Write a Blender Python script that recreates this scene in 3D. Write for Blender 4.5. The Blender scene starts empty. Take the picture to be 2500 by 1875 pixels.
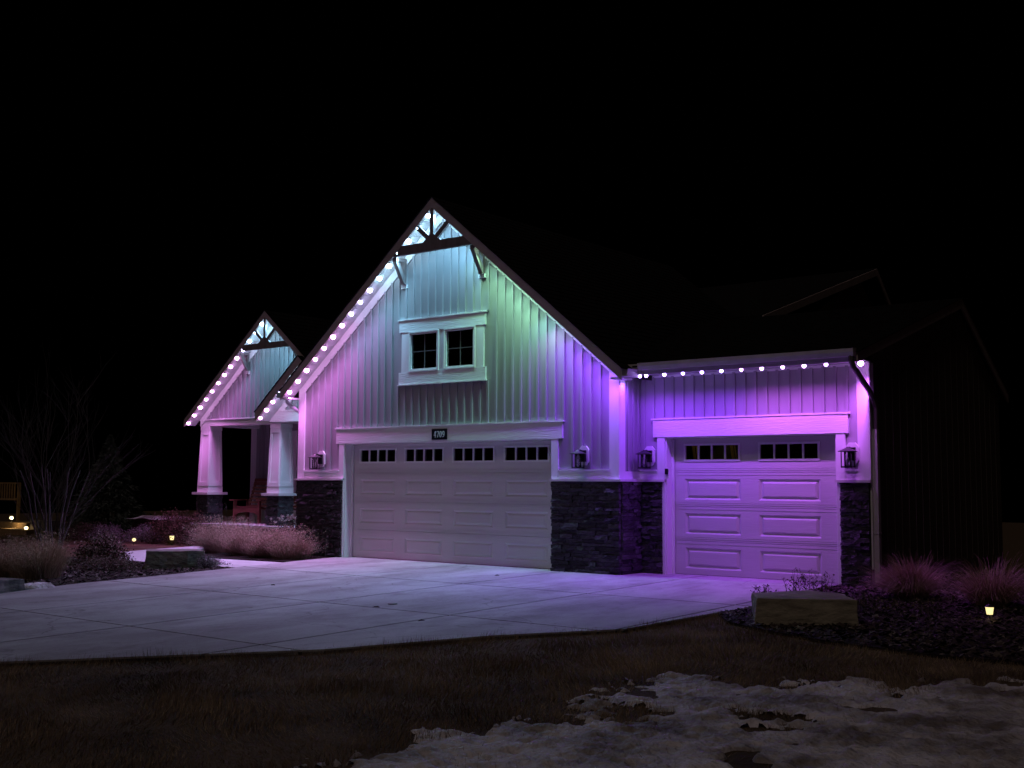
import bpy, math, random
import numpy as np
from mathutils import Vector, Matrix

random.seed(7)
rng = np.random.default_rng(7)
scene = bpy.context.scene
R = math.radians

# ---------------------------------------------------------------- camera
cd = bpy.data.cameras.new("camera")
cam = bpy.data.objects.new("camera", cd)
scene.collection.objects.link(cam)
scene.camera = cam
cd.sensor_width = 36
cd.lens = 2811.3 / 2500 * 36
cd.clip_start = 0.1
cd.clip_end = 2000
yaw, pit, rol = R(-38.458), R(4.914), R(0.324)
fw = Vector((math.sin(yaw) * math.cos(pit), math.cos(yaw) * math.cos(pit), math.sin(pit)))
rt = Vector((math.cos(yaw), -math.sin(yaw), 0))
up = rt.cross(fw)
rt2 = rt * math.cos(rol) + up * math.sin(rol)
up2 = up * math.cos(rol) - rt * math.sin(rol)
m = Matrix((rt2, up2, -fw)).transposed().to_4x4()
m.translation = Vector((17.352, -15.151, 1.418))
cam.matrix_world = m

# ---------------------------------------------------------------- night sky, faint street light, exposure
world = bpy.data.worlds.new("World")
scene.world = world
world.use_nodes = True
wn = world.node_tree
bg = wn.nodes["Background"]
sky = wn.nodes.new("ShaderNodeTexSky")
sky.sky_type = 'NISHITA'
sky.sun_disc = False
sky.sun_elevation = R(-6.5)
sky.sun_rotation = R(150)
wn.links.new(sky.outputs[0], bg.inputs[0])
bg.inputs[1].default_value = 0.12

sd = bpy.data.lights.new("street_glow", 'SUN')
sd.energy = 0.125
sd.angle = R(12)
sd.color = (1.0, 0.80, 0.74)
sun = bpy.data.objects.new("street_glow", sd)
scene.collection.objects.link(sun)
sun.rotation_euler = Vector((0.07, -0.60, 0.75)).to_track_quat('Z', 'Y').to_euler()

scene.view_settings.view_transform = 'Standard'
scene.view_settings.look = 'None'
scene.view_settings.exposure = 0.7
scene.view_settings.gamma = 1.0
scene.view_settings.use_curve_mapping = False
LED = 58.0          # watts of one downlight
LPOW = {}

# ---------------------------------------------------------------- helpers
col = scene.collection

def empty(name, loc, label=None, cat=None, group=None):
    o = bpy.data.objects.new(name, None)
    o.empty_display_size = 0.2
    col.objects.link(o)
    o.location = loc
    if label: o['label'] = label
    if cat: o['category'] = cat
    if group: o['group'] = group
    return o

def tag(o, label=None, cat=None, group=None, kind=None):
    if label: o['label'] = label
    if cat: o['category'] = cat
    if group: o['group'] = group
    if kind: o['kind'] = kind
    return o

def wloc(o):
    v = Vector((0, 0, 0))
    while o:
        v += o.location
        o = o.parent
    return v

class MB:
    """collects geometry in world coordinates"""
    def __init__(s):
        s.v = []; s.f = []
    def add(s, vs, fs):
        b = len(s.v)
        s.v += [tuple(p) for p in vs]
        s.f += [tuple(b + i for i in f) for f in fs]
        return s
    def box(s, x0, x1, y0, y1, z0, z1):
        vs = [(x0,y0,z0),(x1,y0,z0),(x1,y1,z0),(x0,y1,z0),(x0,y0,z1),(x1,y0,z1),(x1,y1,z1),(x0,y1,z1)]
        return s.add(vs, [(0,3,2,1),(4,5,6,7),(0,1,5,4),(1,2,6,5),(2,3,7,6),(3,0,4,7)])
    def frustum(s, cx, cy, z0, w0, d0, z1, w1, d1):
        vs = [(cx-w0/2,cy-d0/2,z0),(cx+w0/2,cy-d0/2,z0),(cx+w0/2,cy+d0/2,z0),(cx-w0/2,cy+d0/2,z0),
              (cx-w1/2,cy-d1/2,z1),(cx+w1/2,cy-d1/2,z1),(cx+w1/2,cy+d1/2,z1),(cx-w1/2,cy+d1/2,z1)]
        return s.add(vs, [(0,3,2,1),(4,5,6,7),(0,1,5,4),(1,2,6,5),(2,3,7,6),(3,0,4,7)])
    def prism_y(s, pts, y0, y1):          # pts (x,z) counter-clockwise seen from -Y
        n = len(pts)
        vs = [(x,y0,z) for x,z in pts] + [(x,y1,z) for x,z in pts]
        fs = [tuple(range(n)), tuple(range(2*n-1, n-1, -1))]
        fs += [(i, i+n, (i+1)%n+n, (i+1)%n) for i in range(n)]
        return s.add(vs, fs)
    def prism_x(s, pts, x0, x1):          # pts (y,z)
        n = len(pts)
        vs = [(x1,y,z) for y,z in pts] + [(x0,y,z) for y,z in pts]
        fs = [tuple(range(n)), tuple(range(2*n-1, n-1, -1))]
        fs += [(i, i+n, (i+1)%n+n, (i+1)%n) for i in range(n)]
        return s.add(vs, fs)
    def prism_z(s, pts, z0, z1, zf=None, inset=0):   # pts (x,y) ccw ; zf(x,y) adds a ground height
        n = len(pts)
        zf = zf or (lambda x, y: 0)
        vs = [(x,y,z0+zf(x,y)) for x,y in pts] + [(x,y,z1+zf(x,y)) for x,y in pts]
        fs = [tuple(range(n-1,-1,-1)), tuple(range(n, 2*n))]
        fs += [(i, (i+1)%n, (i+1)%n+n, i+n) for i in range(n)]
        return s.add(vs, fs)
    def tube(s, pts, r, n=6, cap=True):
        pts = [Vector(p) for p in pts]
        rs = r if isinstance(r, (list, tuple)) else [r]*len(pts)
        b = len(s.v)
        prev = None
        for i, p in enumerate(pts):
            t = (pts[min(i+1,len(pts)-1)] - pts[max(i-1,0)])
            t = t.normalized() if t.length > 1e-9 else Vector((0,0,1))
            a = prev if prev is not None else (Vector((1,0,0)) if abs(t.x) < .8 else Vector((0,1,0)))
            u = (a - t*a.dot(t)).normalized()
            prev = u
            w = t.cross(u)
            for k in range(n):
                an = 2*math.pi*k/n
                s.v.append(tuple(p + (u*math.cos(an) + w*math.sin(an))*rs[i]))
        for i in range(len(pts)-1):
            for k in range(n):
                a0=b+i*n+k; a1=b+i*n+(k+1)%n
                s.f.append((a0, a1, a1+n, a0+n))
        if cap:
            s.f.append(tuple(b+k for k in range(n-1,-1,-1)))
            s.f.append(tuple(b+(len(pts)-1)*n+k for k in range(n)))
        return s
    def lathe(s, c, prof, n=12):          # prof [(r,z)...] around vertical axis through c
        b = len(s.v)
        for r,z in prof:
            for k in range(n):
                an = 2*math.pi*k/n
                s.v.append((c[0]+r*math.cos(an), c[1]+r*math.sin(an), c[2]+z))
        for i in range(len(prof)-1):
            for k in range(n):
                a0=b+i*n+k; a1=b+i*n+(k+1)%n
                s.f.append((a0,a1,a1+n,a0+n))
        s.f.append(tuple(b+k for k in range(n-1,-1,-1)))
        s.f.append(tuple(b+(len(prof)-1)*n+k for k in range(n)))
        return s
    def build(s, name, mat, parent=None, smooth=False, bevel=0):
        off = wloc(parent) if parent else Vector((0,0,0))
        me = bpy.data.meshes.new(name)
        me.from_pydata([(x-off.x, y-off.y, z-off.z) for x,y,z in s.v], [], s.f)
        me.materials.append(mat)
        if smooth:
            me.polygons.foreach_set('use_smooth', [True]*len(me.polygons))
        o = bpy.data.objects.new(name, me)
        col.objects.link(o)
        if parent: o.parent = parent
        if bevel:
            md = o.modifiers.new('bevel', 'BEVEL'); md.width = bevel; md.segments = 2; md.limit_method = 'ANGLE'
        return o

def np_mesh(name, V, F, mat, parent=None, attr=None, smooth=False):
    V = np.asarray(V, dtype=np.float32); F = np.asarray(F, dtype=np.int32)
    off = wloc(parent) if parent else Vector((0,0,0))
    V = V - np.array(off, dtype=np.float32)
    me = bpy.data.meshes.new(name)
    k = F.shape[1]
    me.vertices.add(len(V)); me.vertices.foreach_set('co', V.ravel())
    me.loops.add(F.size); me.loops.foreach_set('vertex_index', F.ravel())
    me.polygons.add(len(F)); me.polygons.foreach_set('loop_start', np.arange(0, F.size, k, dtype=np.int32))
    me.update(calc_edges=True)
    me.validate()
    if attr is not None:
        a = me.attributes.new('tint', 'FLOAT', 'POINT'); a.data.foreach_set('value', np.asarray(attr, dtype=np.float32))
    if smooth: me.polygons.foreach_set('use_smooth', [True]*len(me.polygons))
    me.materials.append(mat)
    o = bpy.data.objects.new(name, me); col.objects.link(o)
    if parent: o.parent = parent
    return o

def gz(x, y):                       # ground height
    return 0.018*y if y < 0 else 0.0

# ---------------------------------------------------------------- materials
def mat(name, color, rough=.7, bump=0, bscale=40, stretch=(1,1,1), var=0, vscale=6, objvar=0, spec=.3, metal=0, tint=None, noise_col=None, detail=6):
    mt = bpy.data.materials.new(name); mt.use_nodes = True
    nt = mt.node_tree; N = nt.nodes; L = nt.links
    p = N['Principled BSDF']
    p.inputs['Base Color'].default_value = (*color, 1)
    p.inputs['Roughness'].default_value = rough
    p.inputs['Specular IOR Level'].default_value = spec
    p.inputs['Metallic'].default_value = metal
    tc = N.new('ShaderNodeTexCoord')
    geo = N.new('ShaderNodeNewGeometry')
    mp = N.new('ShaderNodeMapping'); mp.inputs['Scale'].default_value = stretch
    L.new(geo.outputs['Position'], mp.inputs['Vector'])
    cur = None
    if var or noise_col:
        nz = N.new('ShaderNodeTexNoise'); nz.inputs['Scale'].default_value = vscale; nz.inputs['Detail'].default_value = detail; nz.inputs['Roughness'].default_value = .6
        L.new(mp.outputs[0], nz.inputs['Vector'])
        cr = N.new('ShaderNodeValToRGB')
        c2 = noise_col if noise_col else tuple(c*(1-var) for c in color)
        c3 = color if noise_col else tuple(min(1, c*(1+var)) for c in color)
        cr.color_ramp.elements[0].position = .35; cr.color_ramp.elements[0].color = (*c2, 1)
        cr.color_ramp.elements[1].position = .65; cr.color_ramp.elements[1].color = (*c3, 1)
        L.new(nz.outputs['Fac'], cr.inputs[0])
        cur = cr.outputs[0]
    if objvar:
        oi = N.new('ShaderNodeObjectInfo')
        mr = N.new('ShaderNodeMapRange'); mr.inputs[3].default_value = 1-objvar; mr.inputs[4].default_value = 1+objvar
        L.new(oi.outputs['Random'], mr.inputs[0])
        mx = N.new('ShaderNodeMix'); mx.data_type = 'RGBA'; mx.blend_type = 'MULTIPLY'; mx.inputs[0].default_value = 1
        if cur: L.new(cur, mx.inputs[6])
        else: mx.inputs[6].default_value = (*color, 1)
        L.new(mr.outputs[0], mx.inputs[7]); cur = mx.outputs[2]
    if tint:
        at = N.new('ShaderNodeAttribute'); at.attribute_name = 'tint'
        mx = N.new('ShaderNodeMix'); mx.data_type = 'RGBA'
        L.new(at.outputs['Fac'], mx.inputs[0])
        if cur: L.new(cur, mx.inputs[6])
        else: mx.inputs[6].default_value = (*color, 1)
        mx.inputs[7].default_value = (*tint, 1); cur = mx.outputs[2]
    if cur: L.new(cur, p.inputs['Base Color'])
    if bump:
        nb = N.new('ShaderNodeTexNoise'); nb.inputs['Scale'].default_value = bscale; nb.inputs['Detail'].default_value = 5
        L.new(mp.outputs[0], nb.inputs['Vector'])
        bp = N.new('ShaderNodeBump'); bp.inputs['Strength'].default_value = min(1, bump); bp.inputs['Distance'].default_value = .02*max(1, bump)
        L.new(nb.outputs['Fac'], bp.inputs['Height']); L.new(bp.outputs[0], p.inputs['Normal'])
    return mt

M = {}
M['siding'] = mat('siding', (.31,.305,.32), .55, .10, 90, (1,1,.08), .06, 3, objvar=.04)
M['siding_shaded'] = mat('siding_shaded', (.12,.095,.085), .6, .1, 90, (1,1,.08), .06, 3)  # same siding on the side walls, their shade put into the colour
M['trim'] = mat('trim', (.74,.74,.74), .5, .30, 55, (.12,1,1), .03, 5)
M['trim_v'] = mat('trim_v', (.74,.74,.74), .5, .22, 55, (1,1,.12), .03, 5)
M['soffit'] = mat('soffit', (.62,.62,.63), .5, .05, 30, objvar=.03)
M['door'] = mat('door', (.62,.60,.60), .45, .16, 60, (.08,1,1), .05, 4)
M['door_w'] = mat('door_w', (.55,.54,.53), .45, .14, 60, (.08,1,1), .04, 4)
M['fascia'] = mat('fascia', (.38,.31,.31), .6, .12, 40, (.15,1,1), .12, 6)
M['timber'] = mat('timber', (.17,.14,.14), .75, .3, 40, (1,1,.3), .2, 6)
M['gutter'] = mat('gutter', (.52,.48,.50), .4, .02, 20, var=.08, vscale=4)
M['shingle'] = mat('shingle', (.011,.0105,.011), .95, .5, 60, var=.35, vscale=9, spec=.1)
M['stone'] = mat('stone', (.050,.046,.050), .8, .9, 28, (1,1,2.2), .35, 14, objvar=.45, noise_col=None)
M['mortar'] = mat('mortar', (.018,.017,.018), .95)
M['cap'] = mat('cap', (.62,.60,.60), .7, .3, 60)
M['black'] = mat('black', (.006,.006,.008), .45, .1, 40)
M['interior'] = mat('interior', (.012,.011,.010), .9)
M['wood'] = mat('wood', (.16,.060,.045), .55, .3, 30, (.3,1,1), .25, 8)
M['lantern'] = mat('lantern', (.012,.011,.012), .4, .1, 60, spec=.5)
M['pole'] = mat('pole', (.03,.028,.026), .5)
M['wire'] = mat('wire', (.7,.7,.7), .5)
M['plate'] = mat('plate', (.006,.007,.016), .35, spec=.5)
M['numeral'] = mat('numeral', (.66,.68,.70), .4)
M['rock'] = mat('rock', (.34,.30,.22), .9, 1.2, 7, (1,1,2), .25, 4, noise_col=(.22,.19,.14))
M['rock_grey'] = mat('rock_grey', (.21,.175,.15), .9, 1.2, 9, (1,1,2), .25, 5, noise_col=(.10,.095,.09))
M['bark'] = mat('bark', (.065,.055,.052), .9, .5, 60)
M['needle'] = mat('needle', (.06,.07,.065), .9, tint=(.13,.15,.145))
M['leaf'] = mat('leaf', (.07,.045,.035), .85, tint=(.20,.15,.12))
M['hedge'] = mat('hedge', (.055,.035,.022), .9, tint=(.13,.075,.045))
M['sage'] = mat('sage', (.12,.11,.11), .9, tint=(.24,.22,.22))
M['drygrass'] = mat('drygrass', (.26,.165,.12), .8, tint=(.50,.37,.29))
M['drygrass_lit'] = mat('drygrass_lit', (.36,.22,.18), .8, tint=(.66,.46,.40))  # lighter, pinker dry grass: glow of the eave lights put into the colour
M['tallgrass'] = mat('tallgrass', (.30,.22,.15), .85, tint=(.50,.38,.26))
M['bloom'] = mat('bloom', (.34,.26,.25), .85, tint=(.62,.52,.50))
M['lawn'] = mat('lawn', (.15,.105,.066), .95, 1, 30, (1,1,1), .5, 1.3, noise_col=(.06,.042,.028), spec=.1)
M['turf'] = mat('turf', (.17,.12,.078), .9, tint=(.44,.33,.22), spec=.1)
M['mulch'] = mat('mulch', (.030,.022,.019), .95, 1.5, 35, (1,1,1), .5, 12, spec=.1)
M['chip'] = mat('chip', (.045,.032,.027), .9, tint=(.20,.165,.15), spec=.2)
M['path'] = mat('path', (.50,.49,.50), .8, .2, 60, (1,1,1), .08, 2)
M['far'] = mat('far', (.22,.14,.07), .8, .2, 10, var=.2)
M['strap'] = mat('strap', (.55,.38,.06), .6)

def concrete():
    mt = mat('concrete', (.46,.45,.46), .82, .25, 70)
    nt = mt.node_tree; N = nt.nodes; L = nt.links; p = N['Principled BSDF']
    geo = N.new('ShaderNodeNewGeometry')
    def nz(scale, st, det=5, ro=.6):
        mp = N.new('ShaderNodeMapping'); mp.inputs['Scale'].default_value = st
        L.new(geo.outputs['Position'], mp.inputs['Vector'])
        n = N.new('ShaderNodeTexNoise'); n.inputs['Scale'].default_value = scale; n.inputs['Detail'].default_value = det; n.inputs['Roughness'].default_value = ro
        L.new(mp.outputs[0], n.inputs['Vector']); return n.outputs['Fac']
    def ramp(f, a, b, c0, c1):
        r = N.new('ShaderNodeValToRGB'); r.color_ramp.elements[0].position = a; r.color_ramp.elements[1].position = b
        r.color_ramp.elements[0].color = (*c0,1); r.color_ramp.elements[1].color = (*c1,1)
        L.new(f, r.inputs[0]); return r.outputs[0]
    base = ramp(nz(.55,(1,1,1)), .35,.65, (.37,.355,.36), (.50,.49,.50))
    smear = ramp(nz(1.1,(.9,.16,1), 4), .40,.56, (.76,.73,.73), (1,1,1))     # tyre smears running out of the door
    fine = ramp(nz(26,(1,1,1), 8, .75), .30,.62, (.80,.79,.79), (1,1,1))
    spots = ramp(nz(7,(1,1,1), 2), .24,.29, (.55,.50,.48), (1,1,1))
    def mul(a, b):
        x = N.new('ShaderNodeMix'); x.data_type = 'RGBA'; x.blend_type = 'MULTIPLY'; x.inputs[0].default_value = 1
        L.new(a, x.inputs[6]); L.new(b, x.inputs[7]); return x.outputs[2]
    blot = ramp(nz(1.9,(1,.55,1), 6, .7), .40,.52, (.78,.76,.76), (1,1,1))
    vo = N.new('ShaderNodeTexVoronoi'); vo.feature = 'DISTANCE_TO_EDGE'; vo.inputs['Scale'].default_value = .55
    wn_ = N.new('ShaderNodeTexNoise'); wn_.inputs['Scale'].default_value = 1.3; wn_.inputs['Detail'].default_value = 8
    L.new(geo.outputs['Position'], wn_.inputs['Vector'])
    mxv = N.new('ShaderNodeMix'); mxv.data_type = 'VECTOR'; mxv.inputs[0].default_value = .42
    L.new(geo.outputs['Position'], mxv.inputs[4]); L.new(wn_.outputs['Color'], mxv.inputs[5]); L.new(mxv.outputs[1], vo.inputs['Vector'])
    crack = ramp(vo.outputs['Distance'], .0015, .004, (.62,.60,.60), (1,1,1))
    c = mul(mul(mul(mul(mul(base, smear), fine), spots), blot), crack)
    oi = N.new('ShaderNodeObjectInfo'); mr = N.new('ShaderNodeMapRange'); mr.inputs[3].default_value = .93; mr.inputs[4].default_value = 1.05
    L.new(oi.outputs['Random'], mr.inputs[0])
    c = mul(c, mr.outputs[0])
    L.new(c, p.inputs['Base Color'])
    return mt
M['concrete'] = concrete()

def snowmat():
    mt = mat('snow', (.62,.60,.57), .7, 1.6, 26, spec=.3)
    nt = mt.node_tree; N = nt.nodes; L = nt.links; p = N['Principled BSDF']
    geo = N.new('ShaderNodeNewGeometry')
    n = N.new('ShaderNodeTexNoise'); n.inputs['Scale'].default_value = 1.6; n.inputs['Detail'].default_value = 9; n.inputs['Roughness'].default_value = .65
    L.new(geo.outputs['Position'], n.inputs['Vector'])
    r = N.new('ShaderNodeValToRGB'); r.color_ramp.elements[0].position = .38; r.color_ramp.elements[1].position = .60
    r.color_ramp.elements[0].color = (.20,.165,.15,1); r.color_ramp.elements[1].color = (.72,.67,.72,1)
    L.new(n.outputs['Fac'], r.inputs[0]); L.new(r.outputs[0], p.inputs['Base Color'])
    return mt
M['snow'] = snowmat()

def glassmat(name, tr, col_=(1,1,1)):
    mt = bpy.data.materials.new(name); mt.use_nodes = True
    nt = mt.node_tree; N = nt.nodes; L = nt.links; N.remove(N['Principled BSDF'])
    t = N.new('ShaderNodeBsdfTransparent'); t.inputs[0].default_value = (*[c*tr for c in col_], 1)
    g = N.new('ShaderNodeBsdfGlossy'); g.inputs['Roughness'].default_value = .03
    fr = N.new('ShaderNodeFresnel'); fr.inputs[0].default_value = 1.45
    mx = N.new('ShaderNodeMixShader'); L.new(fr.outputs[0], mx.inputs[0]); L.new(t.outputs[0], mx.inputs[1]); L.new(g.outputs[0], mx.inputs[2])
    L.new(mx.outputs[0], N['Material Output'].inputs[0])
    return mt
M['glass'] = glassmat('window_glass', .75)
M['clear'] = glassmat('lantern_glass', .85)

def emis(name, c, s):
    mt = bpy.data.materials.new(name); mt.use_nodes = True
    nt = mt.node_tree; p = nt.nodes['Principled BSDF']
    p.inputs['Base Color'].default_value = (.8,.8,.8,1)
    p.inputs['Emission Color'].default_value = (*c,1); p.inputs['Emission Strength'].default_value = s
    return mt
M['lamp_warm'] = emis('lamp_warm', (1,.80,.34), .85)
M['lamp_hot'] = emis('lamp_hot', (1,.75,.35), 3)

# ================================================================= ground setting
def grid_sheet(name, x0, x1, y0, y1, n, mtl, zoff=0):
    xs = np.linspace(x0, x1, n); ys = np.linspace(y0, y1, n)
    X, Y = np.meshgrid(xs, ys)
    Z = np.where(Y < 0, .018*Y, 0) + zoff
    V = np.stack([X, Y, Z], -1).reshape(-1, 3)
    i = np.arange(n*n).reshape(n, n)
    F = np.stack([i[:-1,:-1], i[:-1,1:], i[1:,1:], i[1:,:-1]], -1).reshape(-1, 4)
    return np_mesh(name, V, F, mtl, smooth=True)

def span(knots):
    out = []
    for (a, b, n) in knots: out += list(np.linspace(a, b, n, endpoint=False))
    return np.array(out+[knots[-1][1]])
gxs = span([(-900,-60,6),(-60,-12,16),(-12,30,20),(30,900,6)]); gys = span([(-700,-60,5),(-60,0,6),(0,9,9),(9,60,17),(60,900,6)])
GX, GY = np.meshgrid(gxs, gys)
fall = np.minimum(.065*np.maximum(0, -12-GX)+.10*np.maximum(0, GY-6), 26)
GZ = np.where(GY < 0, .018*np.maximum(GY, -60), 0)-.03-fall
ii = np.arange(GX.size).reshape(GX.shape)
g = np_mesh('ground', np.stack([GX, GY, GZ], -1).reshape(-1,3), np.stack([ii[:-1,:-1], ii[:-1,1:], ii[1:,1:], ii[1:,:-1]], -1).reshape(-1,4), M['lawn'], smooth=True)
tag(g, 'brown winter lawn ground reaching away into the dark', kind='structure')

# driveway outline, slabs cut from it
drive = [(1.17,-.02),(1.22,-1.0),(1.45,-2.6),(1.60,-4.0),(1.72,-5.8),(2.1,-7.1),(2.6,-9.2),(3.2,-14),
         (4.4,-14),(5.6,-12),(6.5,-10.9),(7.47,-9.9),(9.25,-7.73),(9.95,-6.13),(10.45,-5.4),(10.76,-4.97),(10.84,-3.83),(10.95,-2.59),(10.80,-.9),(10.76,.80),
         (7.46,.80),(7.45,-.0),(6.17,-.0),(6.17,.19),(1.287,.19),(1.287,-.02)]
def clip(poly, a, b, c):              # keep a*x+b*y<=c
    out = []
    for i in range(len(poly)):
        p, q = poly[i], poly[(i+1) % len(poly)]
        dp = a*p[0]+b*p[1]-c; dq = a*q[0]+b*q[1]-c
        if dp <= 0: out.append(p)
        if (dp < 0 < dq) or (dq < 0 < dp):
            t = dp/(dp-dq); out.append((p[0]+(q[0]-p[0])*t, p[1]+(q[1]-p[1])*t))
    return out
drv = empty('driveway', (6, -4, gz(6, -4)), 'pale concrete driveway of large square slabs in front of the garage')
drv['kind'] = 'structure'
xs_ = [-1, 1.98, 4.18, 6.38, 8.56, 10.72, 13]
ys_ = [-20, -13.2, -10.6, -7.9, -5.2, -2.45, .22, 2]
J = .014
for i in range(len(xs_)-1):
    for j in range(len(ys_)-1):
        x0, x1, y0, y1 = xs_[i]+J, xs_[i+1]-J, ys_[j]+J, ys_[j+1]-J
        if i == 0: x1 += 2*J
        if i == 1: x0 -= 0
        if y0 > 0: y0 = .22 - J*0; 
        p = clip(clip(clip(clip(drive, 1,0,x1), -1,0,-x0), 0,1,y1), 0,-1,-y0)
        # break the slope at y = 0
        if len(p) < 3: continue
        ar = sum(p[k][0]*p[(k+1)%len(p)][1]-p[(k+1)%len(p)][0]*p[k][1] for k in range(len(p)))/2
        if ar < 0: p = p[::-1]
        if abs(ar) < .004: continue
        mb = MB(); mb.prism_z(p, -.10, .012, gz)
        ob = mb.build('slab', M['concrete'], drv)
jb = MB(); jb.prism_z(drive[::-1] if False else drive, -.14, -.006, gz)
jb.build('joint_bed', M['mortar'], drv)

def strip(center, w, name, label, mtl, zt):
    """slabs along a centre line"""
    root = empty(name, (center[0][0], center[0][1], gz(*center[0])), label); root['kind'] = 'structure'
    c = [Vector((x, y)) for x, y in center]
    ws = w if isinstance(w, list) else [w]*len(c)
    L, Rr = [], []
    for i, p in enumerate(c):
        t = (c[min(i+1, len(c)-1)] - c[max(i-1, 0)]).normalized(); nrm = Vector((-t.y, t.x))
        L.append(p+nrm*ws[i]/2); Rr.append(p-nrm*ws[i]/2)
    for i in range(len(c)-1):
        a, b = L[i], L[i+1]; d_, e_ = Rr[i], Rr[i+1]
        g1 = (b-a).normalized()*.006; g2 = (e_-d_).normalized()*.006
        pts = [tuple(d_+g2), tuple(e_-g2), tuple(b-g1), tuple(a+g1)]
        MB().prism_z(pts, -.10, zt, gz).build('slab', mtl, root)
    return root
strip([(1.36,-2.02),(.3,-2.1),(-.8,-2.2),(-1.8,-2.2),(-2.6,-1.85),(-3.1,-1.25),(-3.30,-.5),(-3.36,.2),(-3.4,.9)], [1.15,1.15,1.15,1.15,1.1,.95,.75,.7,.7], 'walkway',
      'curved pale concrete walkway from the driveway round to the porch', M['path'], .010)

# mulch beds
def bed(name, pts, label):
    o = MB().prism_z(pts, -.08, .004, gz).build(name, M['mulch'])
    return tag(o, label, kind='structure')
bedL = [(1.45,-2.68),(1.56,-4.0),(1.68,-5.8),(2.05,-7.1),(2.5,-9.0),(-3,-9.5),(-5.5,-6),(-3.6,-3.0),(-2.0,-2.85),(-.8,-2.82),(.4,-2.72)]
bed('mulch_bed', bedL, 'dark mulch bed between the walkway and the left edge of the driveway')
bedP = [(1.14,-.05),(-.05,-.03),(-.05,1.4),(-2.9,1.4),(-2.85,.2),(-2.5,-1.0),(-1.6,-1.5),(.3,-1.32),(1.17,-1.25)]
bed('planting_bed', bedP, 'dark mulch bed in front of the porch holding feathery grasses')
bedR = [(10.80,.62),(10.84,-.9),(10.98,-2.6),(10.90,-3.2),(11.3,-3.75),(11.79,-4.05),(12.79,-4.48),(13.73,-4.65),(15.2,-4.6),(17.5,-4.2),(17.5,1.5),(13.8,3.2),(11.30,4.5),(11.30,.62)]
bed('garden_bed', bedR, 'dark mulch bed beside the right garage wall with two grass clumps')

def chips(name, region, n, label, smin=.012, smax=.04):
    px, py = zip(*region)
    x0, x1, y0, y1 = min(px), max(px), min(py), max(py)
    P = np.array(region)
    def inside(x, y):
        c = np.zeros(len(x), bool); j = len(P)-1
        for i in range(len(P)):
            xi, yi = P[i]; xj, yj = P[j]
            k = ((yi > y) != (yj > y)) & (x < (xj-xi)*(y-yi)/(yj-yi+1e-12)+xi)
            c ^= k; j = i
        return c
    X = rng.uniform(x0, x1, n*2); Y = rng.uniform(y0, y1, n*2); k = inside(X, Y); X = X[k][:n]; Y = Y[k][:n]; n = len(X)
    Z = np.where(Y < 0, .018*Y, 0) + .006 + rng.uniform(0, .02, n)
    c = np.stack([X, Y, Z], -1)
    a = rng.uniform(0, 2*np.pi, n); s = rng.uniform(smin, smax, n); w = s*rng.uniform(.2, .6, n)
    ti = rng.uniform(-.5, .5, n)
    u = np.stack([np.cos(a), np.sin(a), ti], -1)*s[:,None]; v = np.stack([-np.sin(a), np.cos(a), rng.uniform(-.5, .8, n)], -1)*w[:,None]
    V = np.stack([c-u-v, c+u-v, c+u*.8+v, c-u*.9+v], 1).reshape(-1, 3)
    F = np.arange(4*n).reshape(n, 4)
    t = np.repeat(rng.uniform(0, 1, n)**4, 4)
    o = np_mesh(name, V, F, M['chip'], attr=t)
    return tag(o, label, 'mulch', kind='stuff')
chips('mulch_chips', bedR, 26000, 'bark chips and dead leaves scattered over the right garden bed')
chips('mulch_chips', bedL, 12000, 'bark chips and dead leaves scattered over the left garden bed')

# ================================================================= HOUSE
W = 7.458; C = W/2; D = .609; RW = 11.236; S = .822
A0, A1 = 1.287, 6.167; B0, B1 = 7.936, 10.76; H = 2.149; HW = 2.158; ZC = 1.469
YR = -.32                       # front face of the main rake
zb = lambda x: 6.28 - S*abs(x-C)        # underside line of main fascia
house = empty('house', (5.5, 2.5, 0), 'board and batten house with tall garage gable and left porch, edged in coloured lights', 'house')

# --- main garage front wall
def wall(polys, y0, y1, name, mtl, par=house):
    mb = MB()
    for p in polys: mb.prism_y(p, y0, y1)
    return mb.build(name, mtl, par)
ze = zb(0)+.10
T = .15
wx0, wx1, wz0, wz1 = 2.96, 4.51, 3.43, 4.12
wall([[(0,0),(A0,0),(A0,H),(0,H)], [(A1,0),(W,0),(W,H),(A1,H)],
      [(0,H),(W,H),(W,ze),(0,ze)],
      [(0,ze),(wx0,ze),(wx0,zb(wx0)+.1)] ,
      [(wx1,ze),(W,ze),(wx1,zb(wx1)+.1)],
      [(wx0,ze),(wx1,ze),(wx1,wz0),(wx0,wz0)],
      [(wx0,wz1),(wx1,wz1),(wx1,zb(wx1)+.1),(C,zb(C)+.1),(wx0,zb(wx0)+.1)]], 0, T, 'garage_gable_wall', M['siding'])
# side walls and back of the garage block
mb = MB(); mb.box(0, T, T, 7.8, 0, ze); mb.build('side_wall', M['siding_shaded'], house)
mb = MB(); mb.box(W-T, W, T, 7.8, 0, ze); mb.build('side_wall', M['siding'], house)
mb = MB(); mb.box(T, W-T, .9, .95, -.1, 3.1); mb.box(2.3, 5.2, .9, .95, 3.1, 4.7); mb.build('interior_wall', M['interior'], house)

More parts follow.
